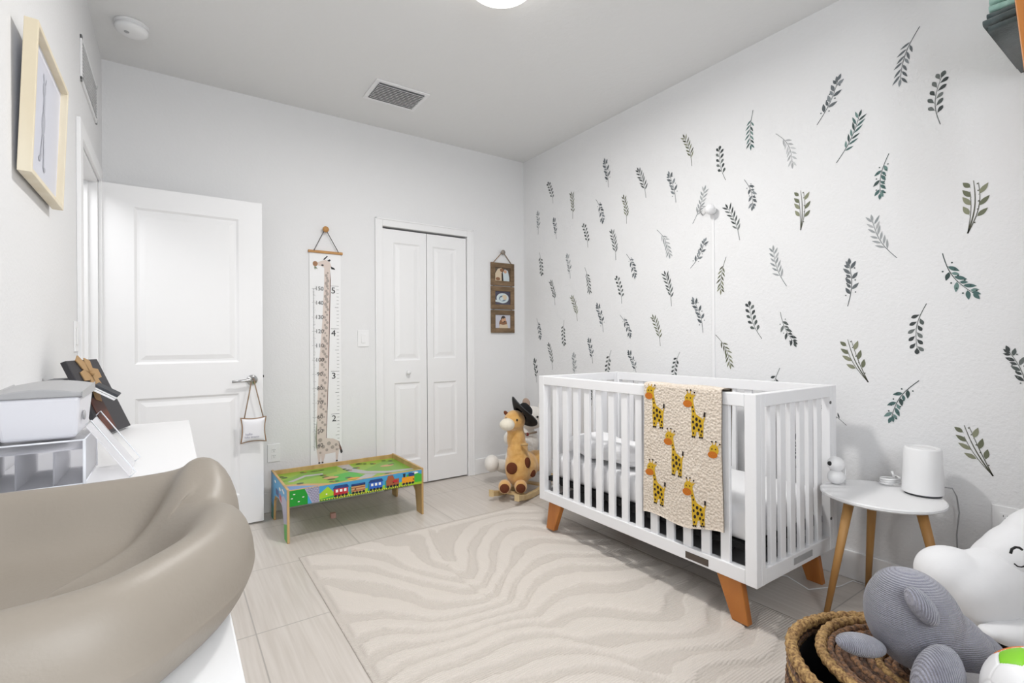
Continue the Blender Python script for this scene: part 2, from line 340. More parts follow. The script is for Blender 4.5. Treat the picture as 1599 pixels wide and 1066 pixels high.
# smoke detector
sx, sy = -.165, 3.22
t = thing('smoke_detector', 'round white smoke detector on the ceiling near the left wall', 'smoke detector', (sx, sy, ZC))
fl = Matrix.Scale(-1, 4, (0, 0, 1))
MB().lathe([(0, 0), (.074, 0), (.074, .010), (0, .010)], (sx, sy, ZC), 40, 0, fl).build('mounting_plate', M['white'], t)
MB().lathe([(0, .010), (.064, .010), (.066, .012), (.064, .014), (.064, .018), (.071, .020), (.070, .034), (.055, .046), (.02, .049), (0, .049)], (sx, sy, ZC), 40, 0, fl).build('detector_cap', M['white'], t, smooth=True)
MB().lathe([(.0, .0), (.011, 0), (.011, .004), (0, .004)], (sx - .02, sy - .012, ZC - .047), 16, 0, fl).build('test_button', M['binlid'], t)
# ceiling lamp
t = thing('ceiling_lamp', 'round frosted glass ceiling lamp glowing white', 'ceiling light', (LAMP[0], LAMP[1], ZC))
MB().lathe([(0, 0), (.175, 0), (.178, .01), (.172, .022), (0, .022)], (LAMP[0], LAMP[1], ZC), 48, 0, fl).build('lamp_base', M['chrome'], t)
dm = mat('glowing_glass', (255, 252, 246), .3, emit=((255, 250, 242), 4))
dome = MB().lathe([(.168, .02), (.17, .03), (.162, .052), (.14, .075), (.105, .093), (.06, .103), (0, .106)], (LAMP[0], LAMP[1], ZC), 48, 0, fl).build('lamp_shade', dm, t)

# ------------------------------------------------------------------ rug
def build_rug():
    x0, x1, y0, y1 = .55, 2.10, .10, 2.82; st = .0085
    nx = int((x1 - x0) / st); ny = int((y1 - y0) / st)
    vs = []; mask = []
    for j in range(ny + 1):
        for i in range(nx + 1):
            x = x0 + (x1 - x0) * i / nx; y = y0 + (y1 - y0) * j / ny
            s = x - 1.30 - .16 * math.sin(2.0 * y + .6)
            wv = noise.noise(Vector((x * 1.3, y * 1.3, 3.1))) * .34 + noise.noise(Vector((x * 3.1, y * 3.1, 7.7))) * .11 + noise.noise(Vector((x * 14, y * 14, 8.))) * .010
            bend = -.30 * math.tanh(s * 2.2) * math.exp(-abs(s) * 1.2) * (1 if s > 0 else -1) * 1.4 + .12 * s
            e1 = math.exp(-((x - 1.05) ** 2 / .05 + (y - 1.85) ** 2 / .05)); e2 = math.exp(-((x - 1.72) ** 2 / .06 + (y - 1.15) ** 2 / .05))
            ph = (y + bend + wv) / (.150 if s < 0 else .165) + e1 * .9 + e2 * .9 + (.5 if s > 0 else 0) * min(1, abs(s) / .05)
            h = math.sin(2 * PI * ph) + .28 + noise.noise(Vector((x * 4, y * 4, 1))) * .55
            mk = min(1, max(0, .5 + h * 5.5))
            ed = min(x - x0, x1 - x, y - y0, y1 - y)
            if ed < .03: mk = .0
            rib = .0006 * math.sin(x * 2 * PI / .03) * (1 - mk)
            wav = .008 * noise.noise(Vector((y * 3, 5, 0))) * max(0, 1 - (x1 - x) / .05) if x1 - x < .05 else 0
            vs.append((x + wav * 2, y, .0030 + .0085 * mk + rib)); mask.append(mk)
    fs = [(j * (nx + 1) + i, j * (nx + 1) + i + 1, (j + 1) * (nx + 1) + i + 1, (j + 1) * (nx + 1) + i) for j in range(ny) for i in range(nx)]
    mb = MB(); mb.add(vs, fs, 0, True)
    # skirt
    b = [j * (nx + 1) for j in range(ny + 1)]
    loop = list(range(nx + 1)) + [j * (nx + 1) + nx for j in range(1, ny + 1)] + [ny * (nx + 1) + i for i in range(nx - 1, -1, -1)] + [j * (nx + 1) for j in range(ny - 1, 0, -1)]
    sk = [(vs[i][0], vs[i][1], .0003) for i in loop]; n0 = len(mb.v); mb.v += sk; L_ = len(loop)
    for i in range(L_): mb.f.append((loop[i], n0 + i, n0 + (i + 1) % L_, loop[(i + 1) % L_])); mb.m.append(0); mb.sm.append(False)
    m = bpy.data.materials.new('cream_relief_rug'); m.use_nodes = True; nt = m.node_tree; bs = nt.nodes['Principled BSDF']; N = nt.nodes.new; Lk = nt.links.new
    at_ = N('ShaderNodeAttribute'); at_.attribute_name = 'pile'; tc = N('ShaderNodeTexCoord')
    mx = N('ShaderNodeMix'); mx.data_type = 'RGBA'; mx.inputs[6].default_value = srgb(213, 205, 197); mx.inputs[7].default_value = srgb(224, 216, 208); Lk(at_.outputs['Fac'], mx.inputs[0])
    nz = N('ShaderNodeTexNoise'); nz.inputs['Scale'].default_value = 260; nz.inputs['Detail'].default_value = 2; Lk(tc.outputs['Object'], nz.inputs[0])
    m3 = N('ShaderNodeMix'); m3.data_type = 'RGBA'; m3.blend_type = 'MULTIPLY'; m3.inputs[0].default_value = .35; Lk(mx.outputs[2], m3.inputs[6])
    rr = N('ShaderNodeMapRange'); rr.inputs[1].default_value = .3; rr.inputs[2].default_value = .6; rr.inputs[3].default_value = .72; Lk(nz.outputs[0], rr.inputs[0]); Lk(rr.outputs[0], m3.inputs[7])
    Lk(m3.outputs[2], bs.inputs['Base Color']); bs.inputs['Roughness'].default_value = 1; bs.inputs['Specular IOR Level'].default_value = .1
    wv = N('ShaderNodeTexWave'); wv.inputs['Scale'].default_value = 32; wv.inputs['Distortion'].default_value = .6; wv.bands_direction = 'Y'; Lk(tc.outputs['Object'], wv.inputs[0])
    ad = N('ShaderNodeMath'); ad.operation = 'ADD'; Lk(nz.outputs[0], ad.inputs[0]); Lk(wv.outputs[1], ad.inputs[1])
    bp = N('ShaderNodeBump'); bp.inputs['Strength'].default_value = .55; bp.inputs['Distance'].default_value = .003; Lk(ad.outputs[0], bp.inputs['Height']); Lk(bp.outputs[0], bs.inputs['Normal'])
    o = mb.build('area_rug', m); a = o.data.attributes.new('pile', 'FLOAT', 'POINT'); a.data.foreach_set('value', mask + [0.] * len(sk))
    tag(o, 'cream area rug with raised zebra striped pile on the tiled floor', 'rug')
build_rug()

# ------------------------------------------------------------------ crib
CF, CBk, CY0, CY1, CZ0, CZ1 = 1.854, 2.540, 1.038, 2.408, .185, .937
t = thing('baby_crib', 'white slatted baby crib with splayed orange wood feet against the decorated wall', 'crib', (2.2, 1.72, 0))
th = .036
def crib_side(x, name):
    mb = MB(); mb.box(x, x + th, CY0, CY0 + .048, CZ0, CZ1); mb.box(x, x + th, CY1 - .048, CY1, CZ0, CZ1)
    mb.box(x, x + th, CY0 + .0485, CY1 - .0485, CZ1 - .052, CZ1 - .0005); mb.box(x + .001, x + th, CY0 + .0485, CY1 - .0485, CZ0, CZ0 + .058)
    o = mb.build(name, M['crib'], t, bevel=.003)
    a, b = CY0 + .048, CY1 - .048; n = 13; pitch = (b - a + .0) / (n + 1)
    for i in range(n):
        y = a + pitch * (i + 1) ; MB().box(x + .010, x + .027, y - .021, y + .021, CZ0 + .05, CZ1 - .045).build('slat', M['crib'], o, bevel=.003)
    return o
crib_side(CF, 'front_side'); crib_side(CBk - th, 'back_side')
def crib_end(y, name):
    mb = MB(); xa, xb = CF + th, CBk - th
    mb.box(xa + .0005, xa + .03, y, y + th, CZ0, CZ1); mb.box(xb - .03, xb - .0005, y, y + th, CZ0, CZ1)
    mb.box(xa + .03, xb - .03, y, y + th, CZ1 - .052, CZ1 - .0005); mb.box(xa + .03, xb - .03, y + .001, y + th, CZ0, CZ0 + .062)
    o = mb.build(name, M['crib'], t, bevel=.003); a, b = xa + .03, xb - .03; n = 6; pitch = (b - a) / (n + 1)
    for i in range(n):
        x = a + pitch * (i + 1); MB().box(x - .021, x + .021, y + .010, y + .027, CZ0 + .055, CZ1 - .045).build('slat', M['crib'], o, bevel=.003)
    return o
ef = crib_end(CY0, 'end_side'); eb = crib_end(CY1 - th, 'end_side')
MB().box(2.14, 2.30, CY0 - .001, CY0 + .001, .205, .232).build('maker_plate', M['binlid'], ef)
for z in (.86, .33):
    MB().tube([(2.480, CY0 - .002, z), (2.480, CY0 + .001, z)], .007, 12).build('bolt', M['outlet_dark'], ef)
mb = MB(); mb.box(CF - .0015, CF + .001, 1.248, 1.36, .195, .224); mb.build('name_plate', mat('bronze_plate', (92, 84, 78), .35, metal=.6), t, bevel=.001)
for (x, sg, yy) in ((CF + .015, 1, CY0), (CBk - .045, 1, CY0), (CF + .015, -1, CY1), (CBk - .045, -1, CY1)):
    y1_, y2_ = yy + sg * .075, yy + sg * .185; f1, f2 = yy + sg * .045, yy + sg * .115
    if (x == CF + .015): zf = .0135
    else: zf = .0
    y1_, y2_, f1, f2 = (y1_, y2_, f1, f2) if sg > 0 else (y2_, y1_, f2, f1)
    mb = MB(); mb.hexa([(x, f1, zf), (x + .034, f1, zf), (x + .034, f2, zf), (x, f2, zf)], [(x, y1_, CZ0), (x + .034, y1_, CZ0), (x + .034, y2_, CZ0), (x, y2_, CZ0)])
    mb.build('leg', M['orange_wood'], t, bevel=.004)
mb = MB(); mb.box(CF + .04, CBk - .04, CY0 + .04, CY1 - .04, .300, .325)
for i in range(9): mb.box(CF + .04, CBk - .04, CY0 + .12 + i * .13, CY0 + .18 + i * .13, .292, .300)
mb.build('mattress_support', M['blackfab'], t)
MB().box(CF + .055, CBk - .055, CY0 + .06, CY1 - .06, .205, .212).build('base_board', mat('grey_board', (150, 150, 152), .8), t)
# mattress with sheet: separate thing resting in the crib
mb = MB(); nx, ny = 14, 26; xa, xb, ya, yb, za, zb = CF + .05, CBk - .05, CY0 + .05, CY1 - .05, .327, .46
o = MB().box(xa, xb, ya, yb, za, zb).build('crib_mattress', M['sheet'], origin=(2.2, 1.72, .327), bevel=.03, seg=5, smooth=True)
tag(o, 'white crib mattress in a soft fitted sheet inside the crib', 'mattress')
# rumpled fleece along the front slats
def lumpy(name, c, r, amp, fr, m, label=None, cat=None, parent=None, seed=0, n=60, k=34, squash=2.6):
    vs = []; fs = []
    for i in range(k + 1):
        ph = PI * i / k
        for j in range(n):
            a = 2 * PI * j / n
            d = Vector((math.sin(ph) * math.cos(a), math.sin(ph) * math.sin(a), -math.cos(ph)))
            q = sum(abs(x) ** squash for x in d) ** (-1 / squash)
            p = Vector((d.x * q * r[0], d.y * q * r[1], d.z * q * r[2]))
            nn = noise.noise(p * fr + Vector((seed, 0, 0)))
            vs.append(Vector(c) + p + d * nn * amp)
        
    for i in range(k):
        for j in range(n): fs.append((i * n + j, i * n + (j + 1) % n, (i + 1) * n + (j + 1) % n, (i + 1) * n + j))
    mb = MB(); mb.add(vs, fs, 0, True); o = mb.build(name, m, parent, origin=(c[0], c[1], c[2] - r[2]) if parent is None else None)
    if label: tag(o, label, cat)
    return o
lumpy('rumpled_blanket', (2.09, 2.03, .530), (.16, .30, .055), .030, 9, M['sheet'], 'fluffy white blanket bunched at the far end of the crib mattress', 'blanket', squash=3.2)

# ------------------------------------------------------------------ giraffe blanket over the crib rail
def build_blanket():
    Y0, Y1 = 1.572, 1.172                       # s=0 left in photo (far), s=1 right (near)
    RX, ZT = CF - .010, CZ1 + .010
    back = .32; prof = []
    Lf = ZT - .335
    def P3(s, d, off=0):
        """d: distance from the top front edge down the outside (positive) / over and inside (negative)"""
        y = Y0 + (Y1 - Y0) * s
        if d >= 0:
            x = RX; z = ZT - d; k = min(1, d / Lf)
            x += -.006 * math.sin(s * 9 + d * 5) * k - .004 * noise.noise(Vector((s * 4, d * 6, 0))) * 2 * k - .004 * k
            z += .010 * math.sin(s * 7 + 1) * k * k + .022 * s * k; y += .010 * math.sin(d * 8) * k * (1 if s > .5 else -1) * .5 - .02 * s * k * 0
            nrm = Vector((-1, 0, 0))
        elif d > -.056: x = RX - d; z = ZT + .002 * math.sin(s * 11); nrm = Vector((0, 0, 1))
        else: x = RX + .056 + .005; z = ZT + (d + .056); nrm = Vector((1, 0, 0)); x += .004 * math.sin(s * 8 + d * 9)
        return Vector((x, y, z)) + nrm * off
    ds = [-.056 - back + i * back / 14 for i in range(14)] + [-.056, -.042, -.028, -.014, 0] + [Lf * (i + 1) / 50 for i in range(50)]
    n = 40; mb = MB()
    for side in (0, 1):
        vs = [P3(j / n, d, .006 if side == 0 else -.0) for d in ds for j in range(n + 1)]
        fs = [(i * (n + 1) + j, i * (n + 1) + j + 1, (i + 1) * (n + 1) + j + 1, (i + 1) * (n + 1) + j) for i in range(len(ds) - 1) for j in range(n)]
        if side: fs = [f[::-1] for f in fs]
        mb.add(vs, fs, side, True)
    K = len(ds) * (n + 1)
    idx = [j for j in range(n + 1)] + [i * (n + 1) + n for i in range(1, len(ds))] + [(len(ds) - 1) * (n + 1) + j for j in range(n - 1, -1, -1)] + [i * (n + 1) for i in range(len(ds) - 2, 0, -1)]
    for a, b in zip(idx, idx[1:] + idx[:1]): mb.f.append((a, b, b + K, a + K)); mb.m.append(1); mb.sm.append(False)
    # motifs
    wS = abs(Y0 - Y1)
    def put(pts, mi, cx, cy, sc, lay=0):
        out = []
        for (a, b) in pts:
            s = (cx + a * sc) / wS; d = cy + b * sc
            if s > 1: return
            out.append(P3(s, max(d, .001), .0072 + lay * .0006))
        mb.add(out, [tuple(range(len(out)))], mi, True)
    def motif(cx, cy, sc=1.0, headonly=False):
        Y_, O_, K_ = 2, 3, 4
        # coordinates in metres; head centre at 0,0; +b down
        put(ring(0, .0, .019, .022), Y_, cx, cy, sc); put(ring(-.006, .019, .020, .014), O_, cx, cy, sc, 1)
        for a, b in ((-.008, -.03), (.008, -.032), (.024, -.024)):
            put([(a * .5 - .001, -.015), (a * .5 + .003, -.015), (a + .002, b), (a - .002, b)], Y_, cx, cy, sc); put(ring(a, b - .002, .0035, .0035, 8), K_, cx, cy, sc, 1)
        put([(.012, -.014), (.030, -.018), (.018, -.004)], Y_, cx, cy, sc)
        for a, b in ((-.008, -.004), (.007, -.004)): put(ring(a, b, .0028, .003, 8), K_, cx, cy, sc, 2)
        if headonly: return
        put([(.006, .012), (.018, .006), (.027, .045), (.036, .062), (.030, .075), (.013, .075), (.012, .045)], Y_, cx, cy, sc)
        put([(.012, .062), (.036, .058), (.060, .072), (.064, .080), (.062, .142), (.052, .142), (.050, .120), (.046, .142), (.040, .142), (.036, .122), (.030, .120), (.026, .142), (.018, .142), (.012, .100)][:6] + [(.046, .142), (.043, .122), (.035, .122), (.030, .142), (.016, .142), (.012, .10)], Y_, cx, cy, sc)
        put([(.060, .076), (.066, .058), (.070, .060), (.064, .084)], Y_, cx, cy, sc); put([(.062, .062), (.064, .044), (.071, .046), (.070, .064)], K_, cx, cy, sc, 1)
        for a in (.018, .026, .049, .058): put(ring(a, .142, .0042, .0042, 8), K_, cx, cy, sc, 1)
        for a, b, r_ in ((.016, .03, .003), (.020, .045, .0035), (.020, .066, .004), (.034, .074, .0055), (.048, .080, .0048), (.020, .086, .0045), (.036, .095, .0060), (.052, .098, .0050), (.024, .108, .0055), (.045, .113, .0045), (.057, .118, .004), (.022, .128, .0035), (.054, .132, .0035)):
            put(ring(a, b, r_, r_ * 1.3, 8), K_, cx, cy, sc, 2)
    px = 6.6e-4 / 1.0
    for (hx_, hy_) in ((.037, .035), (.247, .052), (.140, .235), (.042, .395), (.245, .435)): motif(hx_, hy_, 1.15)
    motif(.368, .262, 1.1, True)
    knit = mat('cream_chenille_knit', (232, 220, 206), 1, (95, 1.0, 'voro'), (120, (208, 192, 174)), sheen=.3)
    o = mb.build('giraffe_blanket', [knit, mat('grey_knit_reverse', (128, 118, 106), 1, (120, .8, 'voro')), mat('mustard_knit', (208, 168, 42), 1, (200, .5)), mat('orange_knit', (196, 112, 34), 1, (200, .5)), mat('dark_brown_knit', (44, 34, 28), 1)], origin=(CF, 1.37, CZ1))
    tag(o, 'cream knitted baby blanket with yellow giraffes hung over the crib rail', 'blanket')
build_blanket()

# ------------------------------------------------------------------ side table and what stands on it
TX, TY, TR, TZ = 2.410, .822, .212, .510
t = thing('side_table', 'round white side table on three splayed wooden legs beside the crib', 'side table', (TX, TY, 0))
MB().lathe([(0, TZ - .018), (TR - .008, TZ - .018), (TR, TZ - .012), (TR, TZ - .004), (TR - .005, TZ), (0, TZ)], (TX, TY, 0), 72).build('tabletop', M['white'], t, smooth=False)
for (bx_, by_) in ((2.245, .960), (2.620, .945), (2.43, .59)):
    d = Vector((bx_ - TX, by_ - TY, 0)) * .55
    MB().tube([(bx_, by_, 0), (TX + d.x, TY + d.y, TZ - .019)], [.0105, .019], 20).build('leg', M['beech'], t)
c = at(1441, 771, z=TZ); hxx, hyy = c.x, c.y
hr = .068
t = thing('humidifier', 'white cylindrical humidifier on the round side table', 'humidifier', (hxx, hyy, TZ))
MB().lathe([(0, 0), (hr - .006, 0), (hr - .004, .008), (0, .008)], (hxx, hyy, TZ + .0005), 48).build('base_ring', M['greyfab'], t)
MB().lathe([(hr, .009), (hr + .001, .02), (hr - .006, .185), (hr - .010, .192), (hr - .016, .194), (hr - .018, .188), (0, .186)], (hxx, hyy, TZ), 56).build('housing', M['white'], t, smooth=True)
MB().lathe([(0, .190), (.040, .190), (.043, .187), (0, .187)], (hxx, hyy, TZ), 40).build('lid', M['white'], t)
c = Vector((2.415, .990, 0))
t = thing('baby_monitor', 'small white two ball baby monitor camera on the side table', 'baby monitor', (c.x, c.y - .0, TZ))
MB().ell((c.x, c.y, TZ + .032), (.036, .034, .032)).build('monitor_base', M['white'], t)
o = MB().ell((c.x, c.y, TZ + .088), (.034, .034, .033)).build('camera_head', M['white'], t)
MB().ell((c.x - .029, c.y + .012, TZ + .092), (.008, .010, .010)).build('lens', M['black'], o)
MB().tube([(c.x + .028, c.y - .025, TZ + .001), (c.x + .028, c.y - .025, TZ + .075)], .0035, 8).build('antenna', M['white'], t)
# white cable coil
mb = MB(); c = at(1390, 753, z=TZ + .01); pts = []
for i in range(90):
    a = i / 90 * 2 * PI * 3; pts.append((c.x + (.036 + .003 * math.sin(i)) * math.cos(a) - .01 * math.sin(a), c.y + .030 * math.sin(a), TZ + .006 + .010 * i / 30 * .9))
pts += [(c.x - .02, c.y - .02, TZ + .045), (c.x - .018, c.y - .012, TZ + .065)]
o = MB().tube(pts, .0045, 8).build('charging_cable', M['white'], origin=(c.x, c.y, TZ)); tag(o, 'coiled white cable lying beside the humidifier', 'cable')
pts = [Vector((hxx + .07, hyy - .02, TZ + .025)), at(1487, 762, x=2.60), at(1494, 775, x=2.645), at(1498, 800, x=2.66), at(1494, 835, x=2.66), Vector((2.665, .64, .25)), Vector((2.665, .60, .12)), Vector((2.66, .55, .16)), Vector((2.655, .49, .34)), Vector((2.650, .480, .395))]
o = MB().tube(pts, .0028, 8).build('cable', M['binlid'], origin=pts[3]); tag(o, 'grey power cord hanging from the humidifier down the wall', 'cable')
cfl = [Vector((2.30, 1.45, .003)), Vector((2.45, 1.22, .003)), Vector((2.40, 1.10, .003)), Vector((2.55, 1.03, .003)), Vector((2.655, 1.02, .003)), Vector((2.660, .94, .003)), Vector((2.655, .80, .003)), Vector((2.655, .66, .003))]
o = MB().tube(cfl, .0026, 8).build('cable', M['white'], origin=cfl[2]); tag(o, 'thin white cord lying on the floor under the crib corner', 'cable')
# camera mount with cable cover
c = at(1110, 327, x=XR - .035)
t = thing('wall_camera', 'round white nursery camera mounted high on the decorated wall', 'camera', (XR, c.y, c.z))
MB().ell((XR - .045, c.y, c.z), .030).build('camera_head', M['white'], t)
MB().tube([(XR, c.y - .0, c.z - .005), (XR - .02, c.y, c.z - .002)], .018, 16).build('wall_mount', M['white'], t)
MB().tube([(XR - .045, c.y + .022, c.z + .02), (XR - .05, c.y + .055, c.z + .030), (XR - .035, c.y + .075, c.z + .005), (XR - .004, c.y + .078, c.z - .012)], .0035, 8).build('arm', M['binlid'], t)
c2 = at(1117, 590, x=XR)
o = MB().box(XR - .007, XR, 1.752, 1.768, .14, c.z - .03).build('cable_cover', M['white'], origin=(XR, 1.76, .14)); tag(o, 'thin white cable cover running down the wall below the camera', 'cable')

# ------------------------------------------------------------------ wall decals
DEC = {'dark': [(62, 68, 68), (84, 92, 90), (110, 116, 114)], 'grey': [(104, 110, 114), (134, 140, 144), (88, 94, 98)], 'faded': [(158, 162, 164), (178, 180, 182), (142, 148, 150)],
       'olive': [(108, 112, 90), (138, 140, 116), (92, 92, 76)], 'teal': [(74, 104, 102), (108, 136, 132), (56, 74, 72)], 'pale': [(188, 190, 192), (200, 202, 203), (170, 172, 174)]}
DM = {k: [mat('decal_%s_tone' % k, c_, .7) for c_ in v] + [mat('decal_%s_stem' % k, tuple(int(x * .9) for x in v[2]), .7)] for k, v in DEC.items()}
def sprig(base_px, tip_px, style, tone, curve, label, seed):
    rnd = random.Random(seed); b = at(*base_px, x=XR); e = at(*tip_px, x=XR); L2 = Vector((e.y - b.y, e.z - b.z)); L = L2.length
    ux = L2 / L; uy = Vector((-ux.y, ux.x)); mb = MB(); lay = [0]
    def mp(a, c_, d=0):
        q = ux * (a * L) + uy * (c_ * L); return (XR - .0010 - d, b.y + q.x, b.z + q.y)
    cv = lambda s: curve * math.sin(s * PI)
    slope = lambda s: curve * PI * math.cos(s * PI)
    def stem(off, w0, w1, s1=1.0, bend=0):
        n = 12; pts = []
        for i in range(n + 1):
            s = s1 * i / n; c_ = cv(s) + off * s + bend * math.sin(s * 3); w_ = (w0 + (w1 - w0) * i / n) / 2; pts.append((s, c_, w_))
        for p, q in zip(pts, pts[1:]): mb.add([mp(p[0], p[1] - p[2]), mp(p[0], p[1] + p[2]), mp(q[0], q[1] + q[2]), mp(q[0], q[1] - q[2])], [(0, 1, 2, 3)], 3)
    def leaf(s, side, ln, wd, ang, round_=False, mi=None, off=0):
        lay[0] += 1; c0 = cv(s) + off; th_ = math.atan(slope(s)) + side * ang; n = 7
        stalk = .02; dx, dy = math.cos(th_), math.sin(th_)
        P_ = []
        for i in range(n + 1):
            u_ = i / n; w_ = wd / 2 * (math.sin(PI * u_ ** (1.5 if round_ else .85)) ** (.8 if round_ else 1)); P_.append((u_, w_))
        pts = [(s + dx * (stalk + u_ * ln) - dy * w_, c0 + dy * (stalk + u_ * ln) + dx * w_) for u_, w_ in P_] + [(s + dx * (stalk + u_ * ln) + dy * w_, c0 + dy * (stalk + u_ * ln) - dx * w_) for u_, w_ in P_[-2:0:-1]]
        mb.poly([mp(a, c_, .00004 * lay[0]) for a, c_ in pts], mi if mi is not None else rnd.choice((0, 0, 1, 2)))
        mb.add([mp(s, c0 - .004), mp(s, c0 + .004), mp(s + dx * stalk * 1.6, c0 + dy * stalk * 1.6)], [(0, 1, 2)], 3)
    if style == 'willow':
        stem(0, .016, .008)
        for i in range(6):
            s = .26 + i * .125; ln = .17 + .05 * rnd.random()
            leaf(s, 1, ln, .046, .50 + .25 * rnd.random()); leaf(s + .055, -1, ln * .9, .046, .50 + .25 * rnd.random())
        leaf(.96, 1, .16, .05, .05)
    elif style == 'round':
        stem(0, .016, .008)
        for i in range(5):
            s = .24 + i * .155; ln = .17 + .03 * rnd.random()
            leaf(s, 1, ln * .9, .078, .8, True); leaf(s + .07, -1, ln * .85, .078, .7, True)
        leaf(.95, 1, .15, .09, .1, True)
    elif style == 'berry':
        stem(0, .016, .008)
        for i in range(6):
            s = .26 + i * .115; leaf(s, 1 if i % 2 else -1, .17 + .04 * rnd.random(), .075, .7)
            if i % 2: leaf(s + .03, -1, .13, .06, .8)
        for i in range(11):
            s = .25 + i * .068; sd = 1 if i % 2 else -1; lay[0] += 1
            c0 = cv(s) + sd * (.07 + .03 * rnd.random()); mb.add([mp(s - .02, cv(s) - .003), mp(s - .02, cv(s) + .003), mp(s, c0)], [(0, 1, 2)], 3)
            mb.poly([mp(x_, y_, .00004 * lay[0]) for x_, y_ in ring(s, c0, .016, .016, 8)], 2)
        leaf(.93, 1, .15, .07, .15); leaf(.90, -1, .14, .06, .35)
    elif style == 'twin':
        stem(.0, .026, .010); stem(.06, .018, .008, .95, .03); stem(-.07, .014, .008, .8, -.02)
        for i, (s, sd, ln) in enumerate(((.30, 1, .20), (.34, -1, .20), (.50, 1, .22), (.52, -1, .22), (.68, -1, .2), (.72, 1, .22), (.86, -1, .16))): leaf(s, sd, ln, .085, .65, mi=(0, 1)[i % 2], off=sd * .05)
        for s in (.2, .45, .6, .8, .93): mb.poly([mp(x_, y_, .0009) for x_, y_ in ring(s, cv(s) + .05, .014, .012, 6)], 3)
    o = mb.build('leaf_decal', DM[tone], origin=(XR, b.y, b.z)); tag(o, label, 'wall decal', 'leaf sprig decals on the right wall')
def z6(X, Y): return (810 + X / 2.4225, 180 + Y / 2.4225)
def z7(X, Y): return (1190 + X / 2.538, Y / 2.538)
def z8(X, Y): return (1190 + X / 2.804, 380 + Y / 2.804)
